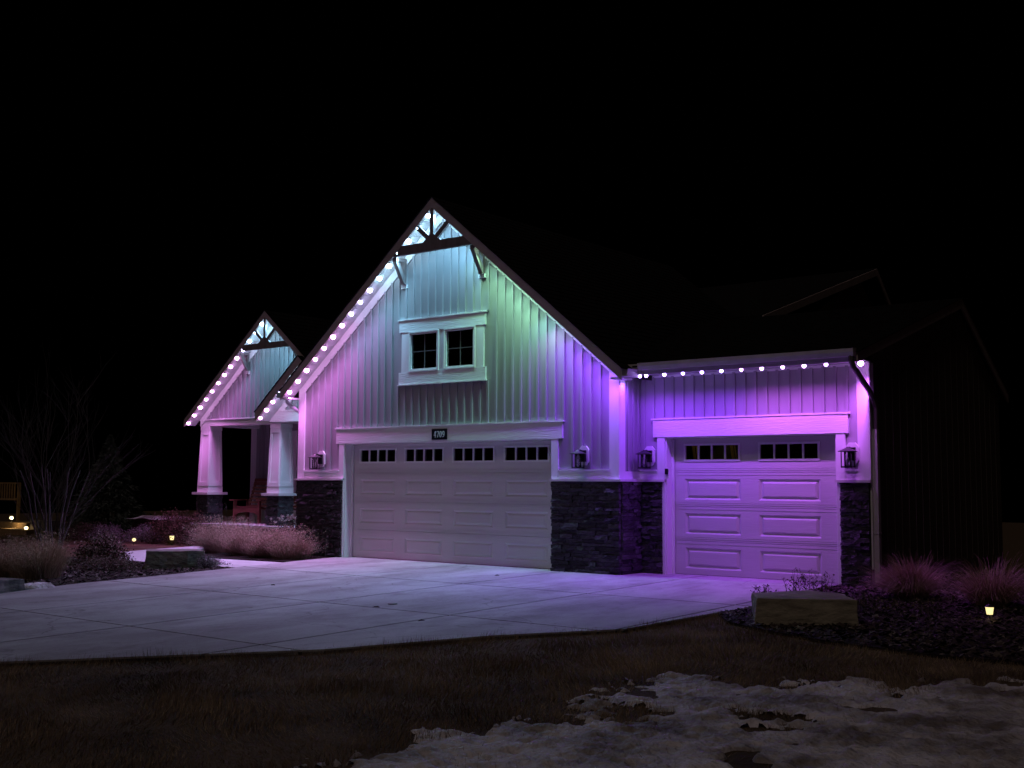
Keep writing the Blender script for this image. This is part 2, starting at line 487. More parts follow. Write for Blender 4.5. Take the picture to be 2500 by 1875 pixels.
def battens(xs, z0f, z1f, y, blocks=(), w=.046, dpt=.024, name='batten', m_=None, axis='y'):
    for x in xs:
        z0, z1 = z0f(x), z1f(x)
        segs = [(z0, z1)]
        for bx0, bx1, bz0, bz1 in blocks:
            if bx0-.01 < x < bx1+.01:
                ns = []
                for a, b in segs:
                    if b <= bz0 or a >= bz1: ns.append((a, b)); continue
                    if a < bz0: ns.append((a, bz0))
                    if b > bz1: ns.append((bz1, b))
                segs = ns
        for a, b in segs:
            if b-a < .05: continue
            mb = MB()
            if axis == 'y':
                # top trimmed to the slope
                zl = b; 
                vs = []
                for zz in (a, b):
                    vs += [(x-w/2, y, zz), (x-w*.47, y-dpt, zz), (x+w*.47, y-dpt, zz), (x+w/2, y, zz)]
                mb.add(vs, [(0,1,5,4),(1,2,6,5),(2,3,7,6),(4,5,6,7),(3,2,1,0),(0,4,7,3)])
            else:
                vs = []
                for zz in (a, b):
                    vs += [(y, x-w/2, zz), (y+dpt, x-w*.47, zz), (y+dpt, x+w*.47, zz), (y, x+w/2, zz)]
                mb.add(vs, [(0,1,5,4),(1,2,6,5),(2,3,7,6),(4,5,6,7),(3,2,1,0),(0,4,7,3)])
            mb.build(name, m_ or M['siding'], house)
blk = [(1.04, 6.42, ZC, 2.44), (2.66, 4.80, 3.17, 4.385)]
FZ = .19
battens([C+.178*k for k in range(-20, 21) if .19 < C+.178*k < W-.19], lambda x: ZC+.155, lambda x: zb(x)-FZ+.035, 0, blk)

# frieze boards along the rake, corner boards, band, header
def slope_board(xa, za, xb, zb_, h, y0, y1, name, mtl, par=house):
    return MB().prism_y([(xa,za-h),(xb,zb_-h),(xb,zb_),(xa,za)], y0, y1).build(name, mtl, par)
slope_board(0, zb(0)+.02, C-.0015, zb(C)+.02, FZ, -.022, 0, 'frieze_board', M['trim'])
MB().prism_y([(C+.0015,zb(C)+.02-FZ),(W,zb(W)+.02-FZ),(W,zb(W)+.02),(C+.0015,zb(C)+.02)], -.022, 0).build('frieze_board', M['trim'], house)
MB().box(-.02,.16,-.028,-.001, ZC+.016, zb(.16)-FZ+.10).build('corner_board', M['trim_v'], house)
MB().box(W-.16,W+.022,-.028,-.001, ZC+.016, zb(W-.16)-FZ+.10).build('corner_board', M['trim_v'], house)
MB().box(W+.001,W+.024, 0,.15, ZC+.016, zb(W)+.1).build('corner_board', M['trim_v'], house)
for a, b in ((.16,A0-.14),(A1+.14,W-.16)):
    MB().box(a,b,-.026,-.001, ZC+.016, 1.62).build('band_board', M['trim'], house)
    MB().box(a,b,-.045,-.001, 1.62, 1.642).build('band_drip', M['trim'], house)
# header over the double door
MB().box(1.07,6.39,-.034,-.001, H-.005, 2.415).build('door_header', M['trim'], house)
MB().box(1.04,6.42,-.046,-.001, 2.415, 2.44).build('header_cap', M['trim'], house)
def jambs(a0, a1, h, y):
    for s, x in ((-1,a0),(1,a1)):
        xa, xb = (x-.135, x) if s < 0 else (x, x+.135)
        MB().box(xa, xb, y-.03, y-.001, 0.01, h-.006).build('door_jamb', M['trim_v'], house)
        xa, xb = (x-.001, x+.022) if s < 0 else (x-.022, x+.001)
        MB().box(xa, xb, y, y+.193, 0.01, h).build('jamb_return', M['trim_v'], house)
        xa, xb = (x+.022, x+.060) if s < 0 else (x-.060, x-.022)
        MB().box(xa, xb, y+.150, y+.178, 0.01, h-.04).build('weather_strip', M['trim_v'], house)
    MB().box(a0+.022, a1-.022, y, y+.193, h-.022, h-.001).build('head_return', M['trim'], house)
jambs(A0, A1, H, 0)
jambs(B0, B1, HW, D)

# garage doors
def garage_door(x0, x1, y, h, cols, wins, mtl, label, relief=.016, pz=(.125,.405)):
    d = MB()
    d.box(x0, x1, y+.03, y+.05, .02, h)
    d = d.build('garage_door', mtl, house); d['label'] = label
    hs = (h-.0)/4
    for s in range(4):
        za, zt = .012+hs*s if s == 0 else hs*s+.003, hs*(s+1)-.003
        zp0, zp1 = hs*s+pz[0], hs*s+pz[1]
        mb = MB()
        opens = cols if s < 3 else wins
        if s == 3: zp0, zp1 = 1.80, 2.02
        yf, yb = y, y+.028
        def fr(xa, xb, z0, z1): mb.box(xa, xb, yf, yb, z0, z1)
        fr(x0, x1, za, zp0); fr(x0, x1, zp1, zt)
        xx = x0
        for a, b in opens:
            fr(xx, a, zp0, zp1); xx = b
        fr(xx, x1, zp0, zp1)
        if s < 3:
            for a, b in opens:
                r = relief; i1 = .038; i2 = .082
                def ring(k, yy): return [(a+k,yy,zp0+k*.8),(b-k,yy,zp0+k*.8),(b-k,yy,zp1-k*.8),(a+k,yy,zp1-k*.8)]
                R0, R1, R2 = ring(0,yf), ring(i1,yf+r), ring(i2,yf+.001)
                vs = R0+R1+R2
                fs = []
                for q in range(4):
                    n_ = (q+1) % 4
                    fs += [(q, n_, 4+n_, 4+q), (4+q, 4+n_, 8+n_, 8+q)]
                fs.append((8,9,10,11))
                mb.add(vs, fs)
        # small ribs beside the section joints
        if s > 0: mb.box(x0+.001, x1-.001, yf-.004, yf-.0005, za+.030, za+.042)
        if s < 3: mb.box(x0+.001, x1-.001, yf-.004, yf-.0005, zt-.042, zt-.030)
        if s > 0: mb.box(x0+.001, x1-.001, yf-.003, yf-.0005, za+.058, za+.064)
        mb.build('door_section', mtl, d)
    for a, b in wins:
        f = MB()
        z0, z1 = 1.80, 2.02
        f.box(a-.03, b+.03, y-.012, y-.0005, z0-.03, z0+.002); f.box(a-.03, b+.03, y-.012, y-.0005, z1-.002, z1+.03)
        f.box(a-.03, a+.002, y-.012, y-.0005, z0+.002, z1-.002); f.box(b-.002, b+.03, y-.012, y-.0005, z0+.002, z1-.002)
        for k in range(1, 4):
            xx = a+(b-a)*k/4
            f.box(xx-.013, xx+.013, y-.010, y+.012, z0+.002, z1-.002)
        f.build('window_frame', M['trim'], d)
        for k in range(4):
            xa = a+(b-a)*k/4+.014; xb = a+(b-a)*(k+1)/4-.014
            MB().box(xa, xb, y+.016, y+.020, z0, z1).build('window_pane', M['glass'], d)
    MB().box(x0+.01, x1-.01, y+.0, y+.02, .002, .018).build('bottom_seal', M['black'], d)
    return d
cm = [(1.52+1.17*k, 2.43+1.17*k) for k in range(4)]
# window sections must be open: the backing sheet stops below them
def door_with_opening(x0, x1, y, h, cols, wins, mtl, label, **k):
    d = garage_door(x0, x1, y, h, cols, wins, mtl, label, **k)
    me = d.data; 
    off = wloc(house)
    mb = MB(); mb.box(x0, x1, y+.03, y+.05, .02, 1.79); mb.box(x0, x1, y+.03, y+.05, 2.03, h)
    me2 = bpy.data.meshes.new('garage_door')
    me2.from_pydata([(a-off.x, b-off.y, c-off.z) for a,b,c in mb.v], [], mb.f); me2.materials.append(mtl)
    d.data = me2
    return d
door_with_opening(A0+.024, A1-.024, .193, H-.024, cm, cm, M['door'], 'wide double garage door with a row of four small windows')
wd = [(8.19,9.11),(9.47,10.39)]
dcols = [(8.17,9.14),(9.44,10.42)]
door_with_opening(B0+.024, B1-.024, D+.193, HW-.024, dcols, wd, M['door_w'], 'narrower single garage door lit bright violet', relief=.026, pz=(.11,.43))

# peak window of the garage gable
win = MB()
win.box(2.70,4.75,-.036,-.001,4.14,4.36)
win = win.build('window', M['trim'], house); win['label'] = 'twin dark window in thick white trim high in the garage gable'
MB().box(2.67,4.78,-.048,-.001,4.36,4.385).build('head_cap', M['trim'], win)
MB().box(2.70,4.76,-.036,-.001,3.19,3.41).build('sill_board', M['trim'], win)
MB().box(2.68,4.78,-.05,-.001,3.170,3.19).build('sill_drip', M['trim'], win)
for a, b in ((2.76,2.945),(4.525,4.71)):
    MB().box(a,b,-.030,-.001,3.41,4.14).build('side_casing', M['trim_v'], win)
MB().box(3.675,3.795,-.026,.02,3.41,4.14).build('mullion', M['trim_v'], win)
for a, b in ((2.945,3.675),(3.795,4.525)):
    f = MB(); z0, z1 = 3.41, 4.14
    for q, yy in ((.0,-.044),(.022,-.034)):
        w_ = .022 if q == 0 else .030
        aa, bb, zz0, zz1 = a+q, b-q, z0+q, z1-q
        f.box(aa,bb,yy,.03,zz0,zz0+w_); f.box(aa,bb,yy,.03,zz1-w_,zz1)
        f.box(aa,aa+w_,yy,.03,zz0+w_,zz1-w_); f.box(bb-w_,bb,yy,.03,zz0+w_,zz1-w_)
    f.build('sash', M['trim_v'], win)
    g0, g1, h0, h1 = a+.05, b-.05, z0+.05, z1-.05
    MB().box(g0,g1,.002,.006,h0,h1).build('pane', M['glass'], win)
    xm, zm = (g0+g1)/2, (h0+h1)/2
    gr = mat('grille', (.10,.09,.09), .6) if 'grille' not in M else M['grille']; M['grille'] = gr
    MB().box(xm-.009,xm+.009,-.005,.0015,h0,h1).build('grille', gr, win)
    MB().box(g0,xm-.0095,-.005,.0015,zm-.008,zm+.008).box(xm+.0095,g1,-.005,.0015,zm-.008,zm+.008).build('grille', gr, win)

# --- roofs
def roof_slope(xa, za, xb, zb_, y0, y1, n, name, par=house):
    """shingle courses stepping up from eave (xa) to ridge (xb)"""
    mb = MB()
    for k in range(n):
        t0, t1 = k/n, (k+1)/n
        x0 = xa+(xb-xa)*t0; x1 = xa+(xb-xa)*t1; z0 = za+(zb_-za)*t0; z1 = za+(zb_-za)*t1
        pts = [(x0,z0),(x0,z0+.022),(x1,z1+.008),(x1,z1)]
        if xb > xa: pts = pts[::-1]
        mb.prism_y(pts, y0, y1)
    o = mb.build(name, M['shingle'], par)
    return o
rf = empty('garage_roof', (0,0,0)); rf.parent = house; rf.location = Vector((C, 3.5, 3)) - house.location
EX = .25; FV = .19
zt = lambda x: zb(x)+FV
for s in (-1, 1):
    xe = -EX if s < 0 else W+EX
    x0, x1 = (xe, C) if s < 0 else (C, xe)
    # deck
    pts = [(xe, zb(xe)+.05), (xe, zt(xe)), (C, zt(C)), (C, zb(C)+.05)]
    if s > 0: pts = pts[::-1]
    MB().prism_y(pts[::-1], YR+.034, 7.9).build('roof_deck', M['black'], rf)
    roof_slope(xe+(-.02 if s<0 else .02), zt(xe)-.016, C, zt(C), YR-.02, 7.95, 34, 'shingle_slope', rf)
    # fascia
    ps = [(xe, zb(xe)), (C, zb(C)), (C, zt(C)-.004), (xe, zt(xe)-.004)]
    if s > 0: ps = [(C, zb(C)), (xe, zb(xe)), (xe, zt(xe)-.004), (C, zt(C)-.004)]
    MB().prism_y(ps, YR, YR+.032).build('rake_fascia', M['fascia'], house)
    # soffit panels
    n = 30
    for k in range(n):
        t0, t1 = k/n, (k+1)/n
        a = xe+(C-xe)*t0; b = xe+(C-xe)*t1
        g_ = .004 if b > a else -.004
        qa, qb = a+g_, b-g_
        q = [(qa, zb(qa)+.022), (qb, zb(qb)+.022), (qb, zb(qb)+.046), (qa, zb(qa)+.046)]
        if s > 0: q = q[::-1]
        MB().prism_y(q, YR+.034, -.024).build('soffit_panel', M['soffit'], house)
    # eave gutters
    gx = xe
    q = [(0,0),(.10,0),(.13,.12),(.118,.12),(.09,.012),(.012,.012),(.012,.12),(0,.12)]
    pts = [(gx+(-u if s < 0 else u), zb(xe)+.05+v) for u, v in q]
    if s < 0: pts = pts[::-1]
    MB().prism_y(pts, YR+.01, 7.9 if s < 0 else .03).build('gutter', M['gutter'], house)
# return soffit boxes at the eaves
MB().box(-EX+.01,-.022, YR+.035, .6, zb(-EX)+.02, zb(-EX)+.05).build('eave_soffit', M['soffit'], house)
MB().box(W+.03, W+EX-.01, YR+.035, .02, zb(W+EX)+.02, zb(W+EX)+.05).build('eave_soffit', M['soffit'], house)

# gable truss
def truss(cx, zchord0, zchord1, lx, rx, y0, y1, fz, hub, post, dtop, par=house, wd=.085):
    """fz(x): underside of fascia"""
    tr = MB().prism_y([(lx, zchord0), (rx, zchord0), (rx+.0, zchord1-.0), (lx, zchord1)], y0, y1).build('gable_truss', M['timber'], par)
    MB().box(cx-post/2, cx+post/2, y0+.004, y1-.004, zchord1, fz(cx)-.0).build('king_post', M['timber'], tr)
    for s in (-1, 1):
        x0, z0 = cx+s*post*.4, zchord1+hub
        x1 = cx+s*dtop; z1 = fz(x1)+.05
        d = Vector((x1-x0, z1-z0)).normalized(); nrm = Vector((-d.y, d.x))*wd/2
        p = [(x0-nrm.x, z0-nrm.y), (x1-nrm.x, z1-nrm.y), (x1+nrm.x, z1+nrm.y), (x0+nrm.x, z0+nrm.y)]
        ar = sum(p[k][0]*p[(k+1)%4][1]-p[(k+1)%4][0]*p[k][1] for k in range(4))
        if ar < 0: p = p[::-1]
        MB().prism_y(p, y0+.008, y1-.008).build('diagonal_strut', M['timber'], tr)
        # gusset
        g_ = [(cx+s*post/2, zchord1), (cx+s*(post/2+.16), zchord1), (cx+s*post/2, zchord1+.14)]
        if s < 0: g_ = g_[::-1]
        MB().prism_y(g_, y0+.002, y1-.002).build('gusset', M['timber'], tr)
    return tr
truss(C, 5.505, 5.675, C-(6.28-5.59)/S-.10, C+(6.28-5.59)/S+.10, YR+.001, YR+.061, zb, .02, .085, .40)

def bracket(x, ztop, h, out, y, w=.11):
    b = MB().box(x-w/2, x+w/2, y-.07, y-.002, ztop-h, ztop).build('eave_bracket', M['timber'], house)
    MB().box(x-w/2+.002, x+w/2-.002, y-out, y-.07, ztop-.075, ztop-.002).build('bracket_arm', M['timber'], b)
    dz = h-.10
    MB().prism_x([(y-.07, ztop-h+.01), (y-.07, ztop-h+.14), (y-out+.10, ztop-.076), (y-out-.005, ztop-.076)][::-1], x-w/2+.012, x+w/2-.012).build('bracket_brace', M['timber'], b)
    MB().box(x-w/2-.02, x+w/2+.02, y-.03, y-.002, ztop-h-.07, ztop-h-.002).build('bracket_block', M['trim'], b)
bracket(2.80, 5.50, .47, .29, 0)
bracket(4.66, 5.50, .47, .29, 0)

# --- right wing
MB().prism_y([(W,0),(B0,0),(B0,HW),(W,HW)], D, D+T).prism_y([(B1,0),(RW,0),(RW,HW),(B1,HW)], D, D+T).prism_y([(W,HW),(RW,HW),(RW,3.16),(W,3.16)], D, D+T).build('wing_front_wall', M['siding'], house)
# the side gable wall (faces +X)
nearY, nearZ, apY, apZ, farY, farZ = -.0, 3.22, 4.60, 4.56, 7.20, 3.10
ztop_side = lambda y: nearZ+(apZ-nearZ)*(y-nearY)/(apY-nearY) if y < apY else apZ+(farZ-apZ)*(y-apY)/(farY-apY)
MB().prism_x([(D+T,-.3),(6.9,-.3),(6.9,ztop_side(6.9)-.12),(apY,apZ-.12),(D+T,ztop_side(D+T)-.12)], RW-T, RW).build('wing_side_wall', M['siding_shaded'], house)
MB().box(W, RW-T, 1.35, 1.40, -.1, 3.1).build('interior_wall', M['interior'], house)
MB().box(W, RW-T, 6.8, 6.9, 0, 3.1).build('wing_back_wall', M['siding_shaded'], house)
battens([D+.34+.3*k for k in range(20) if D+.34+.3*k < 6.7], lambda y: .2, lambda y: ztop_side(y)-.20, RW, (), w=.045, dpt=.005, m_=M['siding_shaded'], axis='x')
battens([W+.09+.178*k for k in range(22) if W+.09+.178*k < RW-.17], lambda x: ZC+.15, lambda x: 3.115, D, [(7.70,10.97,ZC,2.45)])
battens([.15+.1+.16*k for k in range(3)], lambda y: ZC+.15, lambda y: 3.12, W, (), axis='x')
MB().box(W+.001, W+.018, .15, D-.001, ZC+.016, 1.61).build('band_board', M['trim'], house)
MB().box(W+.02, B0-.14, D-.026, D-.001, ZC+.016, 1.62).build('band_board', M['trim'], house)
MB().box(W+.02, B0-.14, D-.043, D-.001, 1.62, 1.642).build('band_drip', M['trim'], house)
MB().box(B1+.136, RW-.16, D-.026, D-.001, ZC+.016, 1.62).build('band_board', M['trim'], house)
MB().box(B1+.136, RW-.16, D-.043, D-.001, 1.62, 1.642).build('band_drip', M['trim'], house)
MB().box(RW-.16, RW+.022, D-.028, D-.001, ZC+.016, 3.14).build('corner_board', M['trim_v'], house)
MB().box(RW+.001, RW+.024, D, D+.14, .25, 3.14).build('corner_board', M['trim_v'], house)
MB().box(7.73, 10.945, D-.040, D-.001, HW-.005, 2.425).build('door_header', M['trim'], house)
MB().box(7.70, 10.975, D-.052, D-.001, 2.425, 2.45).build('header_cap', M['trim'], house)
MB().box(W+.02, RW-.16, D-.018, D-.001, 3.10, 3.138).build('frieze_board', M['trim'], house)
# wing roof
wr = empty('wing_roof', (0,0,0)); wr.parent = house; wr.location = Vector((9.5, 4, 3.2)) - house.location
def yroof(ya, za, yb, zb_, x0, x1, n, name, par):
    mb = MB()
    for k in range(n):
        t0, t1 = k/n, (k+1)/n
        y0 = ya+(yb-ya)*t0; y1 = ya+(yb-ya)*t1; z0 = za+(zb_-za)*t0; z1 = za+(zb_-za)*t1
        pts = [(y0,z0),(y1,z1),(y1,z1+.008),(y0,z0+.022)]
        if yb < ya: pts = pts[::-1]
        zz = min(z0, z1)
        xa = max(x0, min(C+(zt(C)-zz)/S-.25, W+EX+.03)) if y0 < 3 or True else x0
        if max(y0, y1) < .6: xa = W+EX+.02
        mb.prism_x(pts, xa, x1)
    return mb.build(name, M['shingle'], par)
XE = RW+.10
MB().prism_x([(.03,nearZ-.10+.04),(apY,apZ-.14),(apY,apZ),(.03,nearZ+.008)], W+.04, XE-.03).build('roof_deck', M['black'], wr)
MB().prism_x([(apY,apZ-.14),(farY,farZ-.12),(farY,farZ),(apY,apZ)], 6.2, XE-.03).build('roof_deck', M['black'], wr)
yroof(-.03, nearZ, apY, apZ, 6.0, XE+.015, 30, 'shingle_slope', wr)
yroof(farY+.02, farZ, apY, apZ, 6.0, XE+.015, 18, 'shingle_slope', wr)
MB().prism_x([(0.0,nearZ-.13),(apY,apZ-.165),(apY,apZ-.002),(0.0,nearZ-.002)], XE-.03, XE).build('rake_fascia', M['fascia'], house)
MB().prism_x([(apY,apZ-.165),(farY,farZ-.15),(farY,farZ-.002),(apY,apZ-.002)], XE-.03, XE).build('rake_fascia', M['fascia'], house)
# eave: fascia, soffit, gutter
ZG = 3.165
MB().box(W+.02, XE-.032, .0, .024, 3.10, 3.20).build('eave_fascia', M['gutter'], house)
n = 22
for k in range(n):
    a = W+.03+(RW+.05-W-.03)*k/n; b = W+.03+(RW+.05-W-.03)*(k+1)/n
    MB().box(a+.003, b-.003, .026, D-.02, 3.142, 3.16).build('soffit_panel', M['soffit'], house)
gp = [(-.004,.0),(-.004,.115),(-.014,.115),(-.014,.012),(-.085,.012),(-.105,.06),(-.105,.105),(-.122,.105),(-.122,.055),(-.095,.0)]
def gutter_x(x0, x1, y, z, name='gutter'):
    n = len(gp)
    mb = MB(); mb.prism_x([(y+a, z+b) for a, b in gp][::-1], x0, x1)
    return mb.build(name, M['gutter'], house)
gutter_x(W+.42, XE-.02, 0, ZG)
MB().box(XE-.022, XE-.018, -.12, -.004, ZG, ZG+.11).build('gutter_end_cap', M['gutter'], house)
MB().box(W+.02, W+.42, -.02, .0, 3.10, 3.27).build('eave_fascia', M['gutter'], house)
# downspout on the right corner
def downspout(pts, name='downspout', mtl=None, r=.042, par=house):
    return MB().tube(pts, r, 8).build(name, mtl or M['gutter'], par, smooth=False)
M['spout_dark'] = mat('spout_dark', (.10,.085,.08), .4, .02, 20)
downspout([(XE-.07,-.06,ZG+.02),(XE-.07,-.06,ZG-.06),(XE-.06,-.02,ZG-.13),(RW+.05,.50,2.74),(RW+.062,.62,2.62),(RW+.066,.68,2.50),(RW+.066,.68,2.2)], 'downspout_elbow', M['spout_dark'])
MB().box(RW+.026, RW+.098, .64, .73, .06, 2.2).build('downspout', M['gutter'], house)
MB().box(RW+.022, RW+.102, .632, .738, .74, .76).build('downspout_joint', M['gutter'], house)

# far main house volume behind (only its dark roof edge shows)
mh = MB().box(-4.9, 5.9, 8.0, 17, 0, 4.2).build('main_house_wall', M['siding_shaded'], house)
MB().prism_x([(7.95,4.25),(8.6,4.15),(13.6,6.12),(16.8,4.2),(17.2,4.3),(13.6,6.8),(7.95,5.05)][::-1] if False else [(8.0,4.2),(17.0,4.2),(14.7,6.2),(14.0,6.75),(13.0,6.45)], -4.9, 5.9).build('main_gable_wall', M['siding_shaded'], house)
MB().prism_x([(7.6,4.95),(14.3,6.98),(14.3,7.12),(7.6,5.09)], -5.3, 6.2).build('main_roof_slope', M['shingle'], house)
MB().prism_x([(14.3,6.98),(17.4,4.3),(17.4,4.44),(14.3,7.12)], -5.3, 6.2).build('main_roof_slope', M['shingle'], house)
MB().prism_x([(7.6,4.89),(14.3,6.92),(14.3,7.10),(7.6,5.07)], 6.202, 6.235).build('main_rake_fascia', M['fascia'], house)
MB().prism_x([(14.3,6.92),(17.4,4.24),(17.4,4.42),(14.3,7.10)], 6.202, 6.235).build('main_rake_fascia', M['fascia'], house)

# --- ledge stone
protos = []
for k in range(14):
    me = bpy.data.meshes.new('stone')
    j = lambda a: random.uniform(-a, a)
    vs = []
    for z in (0, 1):
        for (x, y) in ((0,0),(.33,-.12),(.7,-.05),(1,0),(1,1),(0,1)):
            vs.append((x+j(.015), (y if y == 1 else y-.15+j(.22)), z+j(.06)))
    fs = [(0,1,7,6),(1,2,8,7),(2,3,9,8),(3,4,10,9),(5,0,6,11),(6,7,8,9,10,11),(5,4,3,2,1,0)]
    me.from_pydata(vs, [], fs); me.materials.append(M['stone']); protos.append(me)
stone_n = 0
extra = {}
def ledge(par, ox, oy, dx, dy, width, z0, z1, limit=True, dep=.05, hmin=.032, hmax=.062):
    """courses of stones; (dx,dy) along the wall, outward normal is (dy,-dx)"""
    global stone_n
    ang = math.atan2(dy, dx)
    z = z0
    while z < z1-.012:
        h = min(random.uniform(hmin, hmax), z1-z)
        if z1-z-h < .02: h = z1-z
        x = 0
        while x < width-.01:
            l = random.uniform(.14, .42) if width > .5 else random.uniform(.12, .3)
            if width-x-l < .10: l = width-x
            dd = dep+random.uniform(-.014, .016)
            px, py = ox+dx*x, oy+dy*x
            nx, ny = dy, -dx
            M4 = Matrix.Translation((px+nx*dd-par_off(par).x, py+ny*dd-par_off(par).y, z-par_off(par).z)) @ Matrix.Rotation(ang, 4, 'Z') @ Matrix.Diagonal((l-.004, dd, h-.004, 1))
            me = random.choice(protos)
            if stone_n < 298 and limit:
                o = bpy.data.objects.new('stone', me); col.objects.link(o); o.parent = par; o.matrix_local = M4
                stone_n += 1
            else:
                e = extra.setdefault(par, MB())
                off = par_off(par)
                e.add([tuple(M4 @ v.co + off) for v in me.vertices], [tuple(p.vertices) for p in me.polygons])
            x += l
        z += h
def par_off(p): return wloc(p)
def pier(name, x0, x1, yf, zt_, left=None, right=None, label=None, backing=.0):
    p = MB().box(x0, x1, yf+.001, yf+.02, 0, zt_-.03).build(name, M['mortar'], house)
    if label: p['label'] = label
    return p
# nearest first
p1 = pier('stone_pier', B1+.14-.09, RW, D-.03, ZC, label='narrow dark stone pier right of the single garage door')
ledge(p1, B1+.055, D-.0, 1, 0, RW-B1-.055, 0, ZC-.02, hmin=.038, hmax=.07)
p2 = pier('stone_pier', A1+.05, W, -.02, ZC, label='wide dark stone pier between the two garage doors')
ledge(p2, A1+.02, -.0, 1, 0, W-A1+.02, 0, ZC-.02, hmin=.04, hmax=.072)
p3 = MB().box(W+.001, W+.02, .0, D, 0, ZC-.03).build('stone_return', M['mortar'], house)
ledge(p3, W, -.0, 0, 1, D, 0, ZC-.02, hmin=.045, hmax=.08)
p4 = pier('stone_pier', W, B0-.10, D-.02, ZC, label='narrow dark stone pier in the inner corner')
ledge(p4, W+.05, D, 1, 0, B0-.04-W-.05, 0, ZC-.02)
p5 = pier('stone_pier', 0.0, A0-.05, -.02, ZC, label='dark stone pier left of the double garage door behind dry grass')
ledge(p5, 0.0, 0, 1, 0, A0-.02, 0, ZC-.02)
def capb(x0, x1, y0, y1, z0=ZC-.018, z1=ZC+.016, nm='stone_cap'):
    return MB().box(x0, x1, y0, y1, z0, z1).build(nm, M['cap'], house)
capb(-.06, A0-.0, -.085, -.0005); capb(A1+.0, W+.085, -.085, -.0005)
capb(W+.0005, W+.085, -.0005, D-.086); capb(W+.0005, B0-.0, D-.085, D-.0005)
capb(B1+.0, RW+.03, D-.085, D-.0005)

# --- porch
PY = 1.5
PC = -2.57; PS = .825
pzb = lambda x: 5.02 - PS*abs(x-PC)
PRY = 1.15
def column(cx, cy, label):
    c = MB().frustum(cx, cy, 1.30, .385, .385, 2.60, .315, .315).build('porch_column', M['trim_v'], house); c['label'] = label
    MB().box(cx-.205, cx+.205, cy-.205, cy+.205, 1.165, 1.30).build('column_base', M['trim'], c)
    MB().box(cx-.175, cx+.175, cy-.175, cy+.175, 2.60, 2.70).build('column_capital', M['trim'], c)
    MB().box(cx-.29, cx+.29, cy-.29, cy+.29, 1.11, 1.165).build('column_plinth', M['cap'], c)
    # raised panel frames on the front and on the right face
    def lerp(z): return .385+(.315-.385)*(z-1.30)/1.30
    for face in (0, 1):
        for (a0, a1, z0, z1) in ((-1,-.62,1.31,2.59),(.62,1,1.31,2.59),(-.62,.62,1.31,1.40),(-.62,.62,2.50,2.59)):
            vs = []
            for zz in (z0, z1):
                h = lerp(zz)/2
                for a, o_ in ((a0,0),(a1,0),(a1,.020),(a0,.020)):
                    u = a*h; out = h+o_
                    vs.append((cx+u, cy-out, zz) if face == 0 else (cx+out, cy+u, zz))
            f = [(0,1,5,4),(1,2,6,5),(2,3,7,6),(3,0,4,7),(0,3,2,1),(4,5,6,7)]
            MB().add(vs, f).build('column_trim', M['trim_v'], c)
    st = MB().frustum(cx, cy, .0, .40, .40, 1.105, .36, .36).build('stone_base', M['mortar'], house)
    w = .42
    ledge(st, cx-w/2, cy-w/2+.05, 1, 0, w, .35, 1.105, limit=False, dep=.05, hmin=.035, hmax=.07)
    ledge(st, cx+w/2-.05, cy-w/2, 0, 1, w, .35, 1.105, limit=False, dep=.05, hmin=.035, hmax=.07)
    return c
column(-5.035, 1.675, 'left white tapered porch column on a stone base')
column(-2.535, 1.675, 'right white tapered porch column on a stone base')
MB().box(-5.21, -2.36, PY+.0, PY+.30, 2.70, 2.835).build('porch_beam', M['trim'], house)
MB().box(-5.24, -2.36, PY-.03, PY+.30, 2.835, 2.86).build('beam_cap', M['trim'], house)
MB().box(-5.19, -4.89, PY+.30, 3.0, 2.70, 2.83).build('porch_side_beam', M['trim'], house)
# porch gable wall
wall([[(-5.2,2.86),(0,2.86),(0,pzb(0)+.05),(PC,pzb(PC)+.05),(-5.2,pzb(-5.2)+.05)]], PY, PY+.12, 'porch_gable_wall', M['siding'])
battens([-4.82+.157*k for k in range(30) if -4.82+.157*k < -.05], lambda x: 2.86, lambda x: pzb(x)-.14, PY, (), w=.04)
MB().prism_y([(-5.2,pzb(-5.2)-.155),(PC-.002,pzb(PC)-.155),(PC-.002,pzb(PC)+.02),(-5.2,pzb(-5.2)+.02)], PY-.022, PY-.001).build('frieze_board', M['trim'], house)
MB().prism_y([(PC+.002,pzb(PC)-.155),(-.02,pzb(-.02)-.155),(-.02,pzb(-.02)+.02),(PC+.002,pzb(PC)+.02)], PY-.022, PY-.001).build('frieze_board', M['trim'], house)
pr = empty('porch_roof', (0,0,0)); pr.parent = house; pr.location = Vector((PC, 2.5, 3)) - house.location
PXL, PXR = PC-2.82, -.001
